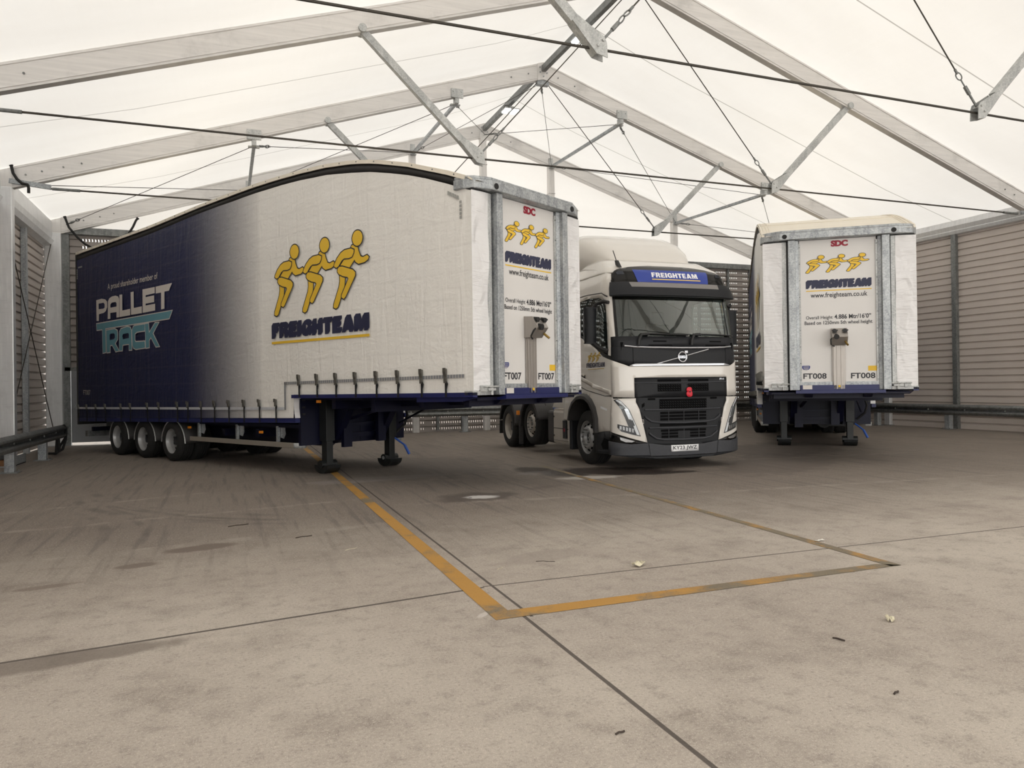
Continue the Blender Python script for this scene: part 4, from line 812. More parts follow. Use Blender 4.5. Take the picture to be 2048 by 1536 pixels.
    text('height_notice', 'Based on 1250mm 5th wheel height', (-.565, 2.50, .565, 2.585), fnp, pn, M['ink'], bold=.014)
    flat('round_sticker', [[[(-.55+.07*math.cos(a), 1.752+.06*max(-1, math.sin(a)) if math.sin(a) < .35 else 1.775) for a in np.linspace(0, 2*PI, 25)[:-1]]]], fnp, pn, M['patch_b'], .003)
    b = MB()
    for z, w_ in ((1.752, .05), (1.725, .045), (1.705, .03)): b.add([fnp(-.55+x*w_, z+y*.004, .005) for x, y in ((-1, -1), (1, -1), (1, 1), (-1, 1))], [(0, 1, 2, 3)])
    b.build('sticker_text', M['pale'], pn)
    flat('warning_sticker', [[[(.485, 1.665), (.63, 1.665), (.63, 1.755), (.485, 1.755)]]], fnp, pn, M['patch_y'], .003)
    # connector column
    def B(): return MB(lambda u, v, w_: VT(u, v, w_*1.02))
    b = B(); b.lim((-.02, -.095, 1.35), (U, .095, 2.14)); 
    for s in (-1, 1): b.lim((-.026, s*.028, 1.35), (-.02, s*.045, 2.14)); b.lim((.01, s*.09, 1.35), (.03, s*.112, 2.14))
    cc = b.build('connector_column', M['stainless'], t, bevel=.004)
    b = B(); b.prism([(-.1, -.13, 2.14), (-.22, -.13, 2.28), (-.12, -.13, 2.44), (U, -.13, 2.45), (U, -.13, 2.14)], (0, .26, 0)); cb = b.build('connector_box', M['stainless'], cc, bevel=.006)
    b = B()
    for v, z in ((.085, 2.40), (-.085, 2.40)): b.cyl((-.12, v, z), (-.20, v, z-.01), .036, 12); b.box((-.19, v, z), (.03, .1, .022))
    b.cyl((-.15, .06, 2.30), (-.25, .06, 2.28), .045, 12); b.tube([(-.2, .09, 2.3), (-.16, .15, 2.24), (-.1, .14, 2.16), (-.08, .08, 2.12)], .012, 6); b.build('coupling', M['black'], cb)
    b = B(); b.cyl((-.16, -.09, 2.2), (-.24, -.12, 2.13), .018, 8); b.build('valve', M['brass'], cb)
    b = B(); b.cyl((-.02, .0, 1.40), (-.03, .0, 1.40), .02, 10); b.build('label_disc', M['patch_y'], cc)
    return t
WH = {}
def wheel(parent, u, s, r, tf, v_out=1.235, z=None, dual=True, steer=False, dull=False, ww=.285):
    """tyre and dished steel rim; the hub side faces outwards"""
    key = (s, r, dual, steer, dull, ww)
    if key not in WH:
        T = lambda h, y, q: (-h*s, y, q); hr = r*.62
        def Bw(): return MB()
        def tyre_mesh(h0):
            k = ww; pr = [(0, hr), (-.02, hr+.01), (-.028, hr+.25*(r-hr)), (-.02, hr+.7*(r-hr)), (.012, r-.012), (.035, r)]
            g_ = []
            for i in range(1, 5): c = .035+(k-.07)*i/5; g_ += [(c-.006, r), (c-.006, r-.014), (c+.006, r-.014), (c+.006, r)]
            pr = pr+g_+[(k-.035, r), (k-.012, r-.012), (k+.02, hr+.7*(r-hr)), (k+.02, hr+.2*(r-hr)), (k, hr)]
            b = Bw(); b.lathe([(h0-a, rr) for a, rr in pr], (0, 0, 0), (-s, 0, 0), 48); return b.mesh('tyre', M['tyre'], True, 40)
        b = Bw(); R = lambda pr: b.lathe(pr, (0, 0, 0), (-s, 0, 0), 44)
        if steer:      # outset disc with a proud bolt ring
            R([(.0, hr), (.006, hr+.012), (.0, hr-.004), (-.05, hr-.025), (-.07, hr-.03), (-.02, hr-.09), (.015, hr-.115), (.02, r*.36), (.02, r*.22), (-.03, r*.20), (-.05, r*.18), (-.06, 0.001)])
        else:          # deep dish
            R([(.0, hr), (.006, hr+.012), (.0, hr-.004), (-.06, hr-.02), (-.075, hr-.035), (-.14, hr-.045), (-.165, hr-.085), (-.17, r*.38), (-.15, r*.3), (-.10, r*.24), (-.10, .001)])
        rim = b.mesh('rim', M['rim_dull'] if dull else M['rim'], True, 30)
        b = Bw(); 
        for i in range(10):
            a = 2*PI*i/10; rr, h = (r*.29, .02) if steer else (r*.34, -.15)
            b.cyl((-s*h, rr*math.cos(a), rr*math.sin(a)), (-s*(h+.035), rr*math.cos(a), rr*math.sin(a)), .017, 6)
        nuts = b.mesh('wheel_nut', M['galv_dark'])
        b = Bw(); 
        for i in range(10):
            a = 2*PI*(i+.5)/10; rr, h = (hr-.072, -.03) if steer else (hr-.062, -.1515)
            n_ = Vector((-s*.5, math.cos(a)*.85, math.sin(a)*.85)) if steer else Vector((-s, 0, 0))
            c = Vector((-s*h, rr*math.cos(a), rr*math.sin(a))); b.cyl(c-n_*.008, c+n_*.012, .026, 10)
        holes = b.mesh('vent_hole', M['mesh_black'])
        b = Bw(); b.lathe([(-.055, r*.19), (-.03, r*.17), (-.03, .001)] if steer else [(-.1, r*.23), (-.08, r*.2), (-.08, .001)], (0, 0, 0), (-s, 0, 0), 24); cap = b.mesh('hub_cap', M['lamp_dark'], True)
        WH[key] = (tyre_mesh(0), rim, nuts, holes, cap, tyre_mesh(-ww-.06) if dual else None)
    ty, rim, nuts, holes, cap, ty2 = WH[key]
    loc = tf(u, s*v_out, r if z is None else z)
    def ob(name, me, par, at=(0, 0, 0)):
        o = bpy.data.objects.new(name, me); COL.objects.link(o); o.parent = par; o.location = at; return o
    root = ob('wheel', ty, parent, loc)
    for nm, me in (('rim', rim), ('wheel_nuts', nuts), ('vent_holes', holes), ('hub_cap', cap)): ob(nm, me, root)
    if ty2: ob('inner_tyre', ty2, root)
    return root
def number_print(t, num):
    cur = [c for c in t.children if c.name.startswith('side_curtain')]; pn = [c for c in t.children if c.name.startswith('front_panel')][0]
    fnp = lambda x, y, off: VT(.04-off, -x, y*1.0235)
    text('fleet_number', num, (-.60, 1.533, -.205, 1.635), fnp, pn, M['ink'], bold=.022, off=.004)
    text('fleet_number', num, (.20, 1.530, .60, 1.632), fnp, pn, M['ink'], bold=.022, off=.004)
    for s, c in zip((1, -1), cur):
        f0 = side_fn(s); fn = (lambda x, y, off: f0(-x, y, off)) if s > 0 else (lambda x, y, off: f0(x, y, off))
        text('fleet_number', num, (-13.15, 1.40, -12.72, 1.52) if s > 0 else (12.72, 1.40, 13.15, 1.52), fn, c, M['pale'])
def kids_cache():
    KIDS.clear()
    for o in bpy.data.objects:
        if o.parent: KIDS.setdefault(o.parent.name, []).append(o)
TA = build_trailer()
kids_cache(); TB = copy_tree(TA)
TA.location = (4.2121, 10.1145, 0); TA.rotation_euler = (0, 0, .5099)
TB.location = (10.2926, 10.3358, 0); TB.rotation_euler = (0, 0, -.6587); TB.scale = (1, 1, .975)
tag(TA, 'curtain-sided trailer seen along its side, navy fading to white, numbered FT007', 'trailer', 'curtain-sided step-frame trailers')
tag(TB, 'curtain-sided trailer seen from the front at the right, numbered FT008', 'trailer', 'curtain-sided step-frame trailers')
number_print(TA, 'FT007'); number_print(TB, 'FT008')

# ------------------------------------------------------------------ the tractor unit; cab skin = plan curve lofted upwards with rake and tumblehome
PLAN = [(0, 0), (.35, .004), (.7, .022), (.95, .06), (1.10, .11), (1.19, .175), (1.24, .26), (1.262, .38), (1.27, .6), (1.27, 2.3)]
def dense_plan():
    P = np.array(PLAN, float); out = []; Q = np.vstack([[-P[1][0], P[1][1]], P, [P[-1][0], P[-1][1]+1]])
    for i in range(1, len(Q)-2):
        p0, p1, p2, p3 = Q[i-1:i+3]
        for t in np.linspace(0, 1, 16, endpoint=False): out.append(.5*((2*p1)+(-p0+p2)*t+(2*p0-5*p1+4*p2-p3)*t*t+(-p0+3*p1-3*p2+p3)*t**3))
    out.append(P[-1]); return np.array(out)
DP = dense_plan(); SLEN = np.concatenate([[0], np.cumsum(np.hypot(*np.diff(DP, axis=0).T))]); SMAX = float(SLEN[-1])
RZ = [0, 1.3, 2.0, 2.3, 3.0, 3.3, 3.45, 3.56, 3.75]; RU = [0, 0, .02, .05, .19, .26, .33, .48, .9]
WZ = [0, 1.3, 2.0, 2.4, 3.0, 3.3, 3.45, 3.56, 3.75]; WF = [1, 1, .997, .993, .985, .975, .95, .91, .82]
def skin0(s, z):
    a = abs(s); v = math.copysign(float(np.interp(a, SLEN, DP[:, 0])), s); u = float(np.interp(a, SLEN, DP[:, 1]))
    k = max(0, 1-u/1.6)                                   # rake fades out towards the back of the cab
    return Vector((u+float(np.interp(z, RZ, RU))*k, v*float(np.interp(z, WZ, WF)), z))
def skin(s, z, d=0.):
    p = skin0(s, z)
    if d:
        e = .004; n = (skin0(s+e, z)-skin0(s-e, z)).cross(skin0(s, z+e)-skin0(s, z-e)).normalized()
        if n.dot(p-Vector((1.6, 0, z-.2 if z > 3.4 else z))) < 0: n = -n
        p = p+n*d
    return p
def s_of(u): return float(np.interp(u, DP[:, 1], SLEN))
def patch(name, polys, m, parent, d=.0, solid=0., sg=.07, zg=.14, smooth=True, **props):
    """panel: outline (with holes) in skin coordinates (s, z), cut into strips so that it follows the curve"""
    v, t = poly2d(polys); bm = bmesh.new(); vs = [bm.verts.new((x, y, 0)) for x, y in v]
    for f in t:
        try: bm.faces.new([vs[i] for i in f])
        except ValueError: pass
    lo = [min(p[i] for p in v) for i in (0, 1)]; hi = [max(p[i] for p in v) for i in (0, 1)]
    for ax, st in ((0, sg), (1, zg)):
        n = int((hi[ax]-lo[ax])/st)
        for k in range(1, n+1):
            c = [0, 0, 0]; c[ax] = lo[ax]+(hi[ax]-lo[ax])*k/(n+1); nn = [0, 0, 0]; nn[ax] = 1
            bmesh.ops.bisect_plane(bm, geom=bm.verts[:]+bm.edges[:]+bm.faces[:], plane_co=c, plane_no=nn)
    bmesh.ops.remove_doubles(bm, verts=bm.verts, dist=1e-5)
    bmesh.ops.dissolve_degenerate(bm, edges=bm.edges, dist=1e-5)
    for q in bm.verts: q.co = Vector(VT(*skin(q.co.x, q.co.y, d)))
    bmesh.ops.recalc_face_normals(bm, faces=bm.faces)
    me = bpy.data.meshes.new(name); bm.to_mesh(me); bm.free(); me.materials.append(m)
    if smooth: me.shade_smooth(); me.set_sharp_from_angle(angle=math.radians(40))
    o = bpy.data.objects.new(name, me); COL.objects.link(o); fin(o, parent, 0, 0, props)
    if solid: md = o.modifiers.new('thickness', 'SOLIDIFY'); md.thickness = solid; md.offset = 0
    return o
def rect(a, z0, b_, z1): return [(a, z0), (b_, z0), (b_, z1), (a, z1)]
def sym(p): return p+[(-x, y) for x, y in reversed(p)]
def mir(p): return [(-x, y) for x, y in p]
def onskin(d): return lambda x, y, off: VT(*skin(-x, y, d+off))          # x to the reader's right
def bar(b, pts, r, d, n=8):
    P = []
    for (s0, z0), (s1, z1) in zip(pts, pts[1:]):
        k = max(2, int(math.hypot(s1-s0, z1-z0)/.05))
        P += [skin(s0+(s1-s0)*i/k, z0+(z1-z0)*i/k, d) for i in range(k)]
    P.append(skin(*pts[-1], d)); b.tube(P, r, n)
def build_truck():
    t = thing('lorry_tractor_unit', 'cream-white tractor unit with black grille, blue roof sign and plate KY23 JWZ', 'truck', (7.4189, 11.0011, 0), -.0331)
    def B(): return MB(VT)
    # ---- cab skin: sides with window and wheel-arch openings
    su = s_of
    WIN = [(su(1.52), 2.41), (su(1.1), 2.27), (su(.75), 2.13), (su(.5), 2.0), (su(.33), 1.95), (su(.31), 2.85), (su(.36), 2.95), (su(.55), 3.02), (su(1.05), 3.05), (su(1.5), 3.03), (su(1.56), 2.95)]
    ARCH = [(su(.80), .62), (su(.80), .85), (su(.88), 1.03), (su(1.02), 1.16), (su(1.2), 1.235), (su(1.38), 1.25), (su(1.58), 1.225), (su(1.78), 1.13), (su(1.92), .98), (su(1.98), .80)]
    SIDE = [(1.205, 3.42), (1.205, 2.13), (1.30, 1.9), (1.30, .675), (su(.5), .66)]+ARCH+[(su(2.3)-.001, .80), (su(2.3)-.001, 3.70), (su(1.5), 3.66), (su(.8), 3.58)]
    for mm in (lambda p: p, mir):
        body = patch('cab_side', [mm(SIDE), mm(WIN)], M['cabwhite'], t, 0, .012, zg=.2, sg=.12)
        patch('cab_lining', [mm([(1.22, 3.4), (1.22, 1.3), (su(2.25), 1.3), (su(2.25), 3.4)]), mm(WIN)], M['interior'], body, -.05, .008, zg=.3, sg=.2)
        gl = patch('side_window', [mm(offset_poly(WIN, .01))], M['sideglass'], t, -.012, 0, zg=.4, sg=.3)
        # black sweep under the window
        patch('window_trim', [mm([(su(1.56), 2.40), (su(1.1), 2.25), (su(.75), 2.11), (su(.5), 1.97), (1.31, 1.9), (1.31, 1.97), (su(.33), 1.99), (su(.5), 2.045), (su(.75), 2.175), (su(1.1), 2.315), (su(1.56), 2.455)])], M['black'], gl, .008)
        dr = patch('door_shut_line', [mm([(1.298, 1.9), (1.306, 1.9), (1.306, 1.29), (su(.45), 1.285), (su(1.2), 1.385), (su(1.9), 1.55), (su(1.9), 1.535), (su(1.2), 1.372), (su(.45), 1.272), (1.298, 1.272)])], M['black'], body, .009)
        patch('door_shut_line', [mm([(1.30, 3.02), (su(.42), 3.10), (su(1.1), 3.13), (su(1.9), 3.12), (su(1.9), 3.105), (su(1.1), 3.115), (su(.42), 3.083), (1.315, 3.0)])], M['black'], body, .008)
        patch('door_crease', [mm([(su(2.0), 1.80), (su(2.0), 1.72), (su(.9), 1.42), (1.31, 1.30), (1.31, 1.375), (su(.9), 1.50)])], M['cabwhite'], body, .016, .012)
        hd = patch('door_handle', [mm([(su(1.52), 1.69), (su(1.52), 1.60), (su(1.24), 1.585), (su(1.24), 1.655)])], M['black'], body, .012)
        patch('handle_grip', [mm([(su(1.5), 1.70), (su(1.5), 1.66), (su(1.25), 1.635), (su(1.25), 1.675)])], M['cabwhite'], hd, .03, .012)
        patch('side_repeater', [mm([(su(.62), 1.10), (su(.38), 1.06), (su(.38), 1.02), (su(.62), 1.06)])], M['drl'], body, .012)
        b = B(); s0 = 1 if mm([(1, 1)])[0][0] > 0 else -1
        P1 = [skin(s0*a, z, .012) for a, z in ARCH]; P2 = [p+Vector((0, 0, 0)) for p in P1]
        cen = Vector((1.38, 0, .62)); k = len(P1); vs = []
        for p in P1:
            o_ = Vector((p.x-cen.x, 0, p.z-cen.z)).normalized(); vs += [p+o_*.075-Vector((0, s0*.01, 0)), p+o_*.03+Vector((0, s0*.045, 0)), p-o_*.03+Vector((0, s0*.05, 0)), p-o_*.04-Vector((0, s0*.3, 0))]
        b.add(vs, [(i*4+j, i*4+j+1, i*4+5+j, i*4+4+j) for i in range(k-1) for j in range(3)]); b.build('wheel_arch', M['guard'], t, smooth=True)
        b = B()
        P1 = [skin(s0*a, z, -.06)+Vector((0, -s0*.02, 0)) for a, z in ARCH]; b.add(P1+[p-Vector((0, s0*.62, 0)) for p in P1], [(i, i+1, k+i+1, k+i) for i in range(k-1)]); b.build('arch_liner', M['mesh_black'], t, smooth=True)
        st = patch('cab_step', [mm([(1.30, .665), (1.30, .28), (su(.45), .265), (su(.86), .255), (su(.80), .62), (su(.5), .655)])], M['anth'], t, -.005, .02)
        patch('step_recess', [mm([(1.31, .50), (1.31, .36), (su(.55), .345), (su(.62), .42), (su(.5), .55)])], M['mesh_black'], st, .01)
        patch('step_edge', [mm([(1.30, .345), (1.30, .325), (su(.75), .30), (su(.75), .32)])], M['anth_lt'], st, .016)
        # door emblem: three small figures, name and rule
        f0 = (lambda x, y, off: VT(-x, 1.272+off, y)) if s0 > 0 else (lambda x, y, off: VT(x+1.6, -1.272-off, y))
        b = B(); b = MB()
        for part in ('leg', 'torso', 'thigh', 'arm', 'head'):
            for i in range(3):
                v, tr = poly2d([RUN[part]]); b.add([f0(-.64+(x-(2-i)*.78)*.215, 2.04+y*.13, .006) for x, y in v], tr)
        b.build('runners_emblem', M['gold'], body)
        brand('brand_lettering', (-1.185, 1.79, -.44, 1.872), f0, body, M['navy'], off=.006, gap=.09)
        flat('underline', [[[(-1.13, 1.755), (-.46, 1.755), (-.46, 1.765), (-1.13, 1.765)]]], f0, body, M['gold'], .006)
    # upper front, roof, back
    patch('roof_front', [sym([(su(2.3)-.002, 3.44), (su(2.3)-.002, 3.75)])], M['cabwhite'], t, 0, .01, zg=.04)
    b = B(); sv = [x*SMAX for x in np.linspace(-1, 1, 61)]
    b.grid(lambda s, k: (lambda p: (p.x+(1.6-p.x)*k, p.y*(1-k), 3.75+.07*math.sin(k*PI/2)))(skin(s, 3.75)), sv, np.linspace(0, 1, 6)); b.lim((2.26, -1.24, .95), (2.32, 1.24, 3.74)); b.build('cab_roof', M['cabwhite'], t, smooth=True)
    # inside of the cab
    b = B(); b.lim((2.15, -1.2, 1.2), (2.22, 1.2, 3.6)); b.lim((.3, -1.15, 1.2), (2.2, 1.15, 1.35)); b.lim((.42, -1.1, 3.28), (2.2, 1.1, 3.36)); b.prism([(.30, -1.14, 2.24), (.75, -1.14, 2.3), (.95, -1.14, 2.1), (.9, -1.14, 1.4), (.3, -1.14, 1.4)], (0, 2.28, 0)); inn = b.build('cab_interior', M['interior'], t)
    for v in (.62, -.62):
        b = B(); b.box((1.55, v, 1.85), (.5, .5, .16)); b.prism([(1.72, v-.25, 1.9), (1.95, v-.25, 2.65), (1.85, v-.25, 2.68), (1.6, v-.25, 1.95)], (0, .5, 0)); b.box((1.9, v, 2.8), (.1, .28, .24)); b.build('seat', M['black'], inn, bevel=.03)
    b = B(); c = Vector((.95, .62, 2.3)); b.tube([c+Vector((.1*math.sin(a), .22*math.cos(a), .2*math.sin(a))) for a in np.linspace(0, 2*PI, 25)], .018, 8); b.cyl(c, c-Vector((.2, 0, .15)), .03, 8); b.build('steering_wheel', M['black'], inn, smooth=True)
    b = B(); b.box((.33, -.95, 3.06), (.1, .1, .12)); b.box((.36, -.98, 2.98), (.06, .2, .07)); b.box((.36, .02, 2.98), (.1, .14, .1)); b.build('interior_mirror', M['black'], inn, bevel=.015)
    b = B(); b.lim((.12, -1.1, .32), (.5, 1.1, 1.25)); b.lim((.12, -1.12, 1.2), (.45, 1.12, 2.2)); b.build('cab_bulkhead', M['mesh_black'], t)
    # ---- front panels
    lg = patch('lower_grille', [sym([(.905, 1.245), (.905, 1.17), (.845, 1.05), (.705, .465), (.4, .42)])], M['anth'], t, .02, .015)
    for z0, z1, w_ in ((1.02, 1.215, .47), (.745, .79, .47)): patch('grille_mesh', [rect(-w_, z0, w_, z1)], M['mesh_black'], lg, .031)
    for z0, z1, w_ in ((.845, .885, .46), (.90, .94, .46), (.955, .995, .46), (.545, .585, .44), (.60, .635, .44), (.65, .69, .45)): patch('grille_slot', [rect(-w_, z0, w_, z1)], M['mesh_black'], lg, .031)
    patch('radar_cover', [rect(-.12, .54, .12, .66)], M['anth'], lg, .036)
    b = B()
    for pts, r in (([(.75, 1.035), (.4, 1.033), (0, 1.03), (-.4, 1.033), (-.75, 1.035)], .013), ([(.75, .93), (.72, .895), (.63, .835), (.46, .81), (0, .80), (-.46, .81), (-.63, .835), (-.72, .895), (-.75, .93)], .017),
                   ([(.675, .722), (0, .715), (-.675, .722)], .013), ([(.68, .64), (.64, .605), (.54, .54), (.40, .518), (0, .51), (-.40, .518), (-.54, .54), (-.64, .605), (-.68, .64)], .017)): bar(b, pts, r, .042)
    for s in (-.3, 0, .3):
        for z0, z1 in ((.82, 1.02), (.53, .705)): bar(b, [(s, z0), (s, z1)], .006, .034, 5)
    b.build('grille_bars', M['anth_lt'], lg, smooth=True)
    # tapered wells around the slot groups
    for P in (sym([(.76, 1.02), (.73, .915), (.635, .85), (.47, .825)]), sym([(.68, .71), (.65, .62), (.545, .555), (.45, .53)])):
        hole = rect(-.46, .83, .46, 1.0) if P[0][1] > .9 else rect(-.45, .54, .45, .695)
        patch('grille_well', [P, hole], M['anth'], lg, .029)
    for s in (-1, 1): patch('grille_vent', [[(s*.69, 1.20), (s*.55, 1.20), (s*.55, 1.235), (s*.69, 1.235)]], M['mesh_black'], lg, .031); 
    patch('camera_eye', [[(.80, 1.13), (.75, 1.16), (.75, 1.10), (.80, 1.07)]], M['mesh_black'], lg, .032)
    ug = patch('upper_grille', [rect(-.925, 1.25, .925, 1.585)], M['anth'], t, .02, .015)
    for a, c in ((.5, .04), (-.1, -.52)): patch('grille_mesh', [rect(c, 1.345, a, 1.475)], M['mesh_black'], ug, .031); patch('grille_slot', [rect(c, 1.515, a, 1.555)], M['mesh_black'], ug, .031)
    b = B()
    for i in range(9):
        for j in range(3):
            for base in (.06, -.50):
                s = base+.025+i*.048; z = 1.37+j*.042; bar(b, [(s-.012, z-.008), (s+.012, z+.008)], .006, .033, 5)
    for z in (1.045, 1.085, 1.125, 1.165):
        for i in range(20): s = -.45+i*.047; bar(b, [(s-.012, z-.008), (s+.012, z+.008)], .006, .033, 5)
    b.build('mesh_ribs', M['anth'], ug)
    b = B(); bar(b, [(-.92, 1.50), (.92, 1.50)], .010, .032); b.build('grille_lip', M['anth_lt'], ug)
    text('model_badge', 'FH', (.765, 1.535, .858, 1.567), onskin(.032), ug, M['chrome'], bold=-.005)
    bn = patch('bonnet_panel', [sym([(1.30, 1.26), (1.302, 1.90), (1.01, 1.785)])[:3]+sym([(1.01, 1.785)])[1:]+[(-1.302, 1.90), (-1.30, 1.26), (-.925, 1.25), (-.925, 1.587), (.925, 1.587), (.925, 1.25)]], M['cabwhite'], t, .03, .015)
    mp = patch('badge_panel', [[(1.31, 1.905), (1.0, 1.80), (-1.0, 1.80), (-1.31, 1.905), (-1.30, 2.12), (1.30, 2.12)]], M['anth'], t, .018, .012)
    for s in (.93, -.93): patch('panel_gap', [rect(s-.004, 1.82, s+.004, 2.10)], M['mesh_black'], mp, .026)
    patch('chrome_strip', [[(1.0, 1.79), (1.0, 1.80), (.9, 1.828), (-.9, 1.828), (-1.0, 1.80), (-1.0, 1.79)]], M['chrome'], t, .042, .02)
    b = B(); bar(b, [(1.07, 2.135), (.9, 2.115), (.6, 2.105), (0, 2.10), (-.6, 2.105), (-.9, 2.115), (-1.07, 2.135)], .016, .03); b.build('chrome_strip', M['chrome'], t, smooth=True)
    b = B(); bar(b, [(.50, 1.825), (.095, 1.922)], .011, .03); bar(b, [(-.095, 1.968), (-.545, 2.075)], .011, .03); b.build('diagonal_bar', M['chrome'], mp, smooth=True)
    b = B(); P = [skin(-.0+.083*math.cos(a), 1.942+.083*math.sin(a), .035) for a in np.linspace(0, 2*PI, 33)]; b.tube(P, .013, 8); b.prism([skin(-.055, 2.0, .04), skin(-.10, 2.05, .04), skin(-.04, 2.045, .04)], (-.012, 0, 0)); b.prism([skin(-.068, 2.005, .04), skin(-.102, 2.01, .04), skin(-.10, 2.05, .04)], (-.012, 0, 0)); em = b.build('ring_emblem', M['chrome'], mp, smooth=True)
    patch('emblem_bar', [rect(-.08, 1.92, .08, 1.962)], M['chrome'], em, .034); text('emblem_lettering', 'VOLVO', (-.066, 1.928, .066, 1.955), onskin(.036), em, M['navy'], bold=.01)
    wp = patch('wiper_cowl', [rect(-1.30, 2.12, 1.30, 2.30)], M['anth'], t, .012, .012)
    for s in (.42, -.72): patch('cowl_slot', [rect(s-.13, 2.205, s+.13, 2.225)], M['mesh_black'], wp, .02); patch('cowl_recess', [rect(s-.24, 2.135, s+.22, 2.155)], M['mesh_black'], wp, .02)
    # white corners, lamps, bumper
    for mm in (lambda p: p, mir):
        co = patch('front_corner', [mm([(1.30, 1.235), (.905, 1.238), (.905, 1.17), (.845, 1.05), (.708, .475), (1.0, .555), (1.34, .672), (1.32, 1.0)])], M['cabwhite'], t, .032, .015)
        HLP = [(1.262, 1.212), (1.2, 1.232), (1.14, 1.19), (1.068, 1.108), (1.015, 1.04), (.90, .77), (.827, .584), (.986, .622), (1.147, .674), (1.205, .74), (1.205, .80), (1.036, .757), (1.09, .91), (1.142, 1.04), (1.184, 1.109)]
        h = patch('headlamp', [mm(HLP)], M['lamp_dark'], t, .042, sg=.04, zg=.06)
        patch('daylight_guide', [mm([(1.23, 1.205), (1.2, 1.22), (1.14, 1.18), (1.075, 1.10), (1.025, 1.03), (.91, .77), (.848, .605), (.90, .617), (.94, .72), (.96, .79), (1.05, 1.0), (1.10, 1.1)])], M['drl'], h, .046, sg=.04, zg=.06)
        patch('reflector', [mm([(1.10, 1.06), (1.045, 1.06), (.97, .88), (1.03, .88)])], M['reflector'], h, .05, sg=.04, zg=.06); patch('reflector', [mm([(1.02, .865), (.965, .865), (.93, .77), (.985, .77)])], M['lamp_dark'], h, .05)
        for i in range(5): s = .95+i*.048; patch('indicator_cell', [mm([(s, .652+i*.013), (s+.03, .66+i*.013), (s+.03, .725+i*.012), (s, .715+i*.012)])], M['reflector'], h, .05)
        patch('lamp_lens', [mm(HLP)], M['lens'], h, .056, sg=.04, zg=.06)
        fg = patch('fog_strip', [mm([(1.36, .672), (1.17, .600), (.9, .518), (.715, .472), (1.0, .452), (1.36, .50)])], M['gloss_black'], t, .025, .012)
        patch('fog_lamp', [mm([(1.17, .575), (1.05, .54), (.93, .505), (.98, .487), (1.08, .49), (1.16, .525)])], M['reflector'], fg, .036)
        patch('towing_cover', [mm([(1.31, .60), (1.27, .60), (1.27, .555), (1.31, .555)])], M['mesh_black'], fg, .036)
        patch('sensor_outline', [mm([(.84, .87), (.77, .87), (.77, .80), (.84, .80)]), mm([(.834, .864), (.776, .864), (.776, .806), (.834, .806)])], M['pale'], co, .042)
    bp = patch('bumper', [sym([(1.37, .27), (1.37, .505), (1.0, .455), (.71, .468), (.4, .425)])[:5]+[(0, .408)]+sym([(1.37, .27), (1.37, .505), (1.0, .455), (.71, .468), (.4, .425)])[5:]+[(-.63, .245), (0, .235), (.63, .245)]], M['anth_lt'], t, .035, .03)
    patch('bumper_lip', [sym([(1.33, .27), (.63, .24), (.2, .23)])+[(-.63, .195), (0, .185), (.63, .195)]], M['anth'], t, .03, .02)
    for s in (.66, -.66): patch('bumper_gap', [[(s-.004, .24), (s+.004, .24), (s*1.05+.004, .465), (s*1.05-.004, .465)]], M['mesh_black'], bp, .052)
    pl = patch('number_plate', [rect(-.272, .305, .272, .418)], M['plate'], t, .058, .006)
    text('plate_lettering', 'KY23 JWZ', (-.235, .32, .235, .402), onskin(.062), pl, M['ink'], bold=.016, spacing=1.05)
    # ---- windscreen, header, sign, visor
    ws = patch('windscreen', [rect(-1.175, 2.29, 1.175, 3.12)], M['glass'], t, .004, 0, sg=.05, zg=.1)
    for s in (1, -1): patch('windscreen_pillar', [[(s*1.165, 2.29), (s*1.212, 2.29), (s*1.212, 3.30), (s*1.165, 3.30)]], M['gloss_black'], ws, .01)
    patch('sun_band', [sym([(1.165, 2.985), (1.165, 3.12)])], M['gloss_black'], ws, -.004)
    hb = patch('roof_header', [sym([(1.208, 3.02), (1.195, 3.40), (1.15, 3.455), (1.09, 3.487), (.845, 3.543), (.4, 3.585)])], M['gloss_black'], t, .014, .012, zg=.05)
    sg_ = patch('roof_sign', [[(.72, 3.235), (-.72, 3.235), (-.80, 3.475), (.80, 3.475)]], M['sign'], t, .028, zg=.05)
    brand('sign_lettering', (-.435, 3.345, .535, 3.435), onskin(.031), sg_, M['plate'], off=0, gap=.10)
    patch('sign_rule', [[(.44, 3.315), (.44, 3.30), (-.57, 3.30), (-.57, 3.315)]], M['signyel'], sg_, .033)
    for s in (1, -1): patch('corner_lamp', [[(s*1.10, 3.39), (s*1.12, 3.43), (s*1.08, 3.45), (s*.99, 3.45), (s*.96, 3.39)]], M['lamp_dark'], hb, .024)
    b = B(); SV = np.linspace(-1.225, 1.225, 45)
    prof = [(3.25, .025), (3.245, .06), (3.13, .115), (2.995, .135), (2.985, .12), (3.0, .02)]
    b.grid(lambda s, k: skin(s, *prof[int(k)]), SV, range(len(prof))); vz = b.build('sun_visor', M['anth'], t, smooth=True)
    b = B(); b.grid(lambda s, k: skin(s*(1-.03*k), 3.238-.1*k, .068+.047*k), np.linspace(-.91, .91, 33), [0, .5, 1]); b.build('visor_band', M['visor'], vz, smooth=True)
    # wipers
    for s0 in (.83, -.19):
        b = B(); P = [skin(s0, 2.15, .05), skin(s0-.01, 2.24, .06), skin(s0-.06, 2.325, .05), skin(s0-.2, 2.335, .04)]; b.tube(P, .026, 8); b.tube([skin(s0-.16-.09*i, 2.34-.002*i, .035) for i in range(10)], .013, 8); b.build('wiper', M['black'], t, smooth=True)
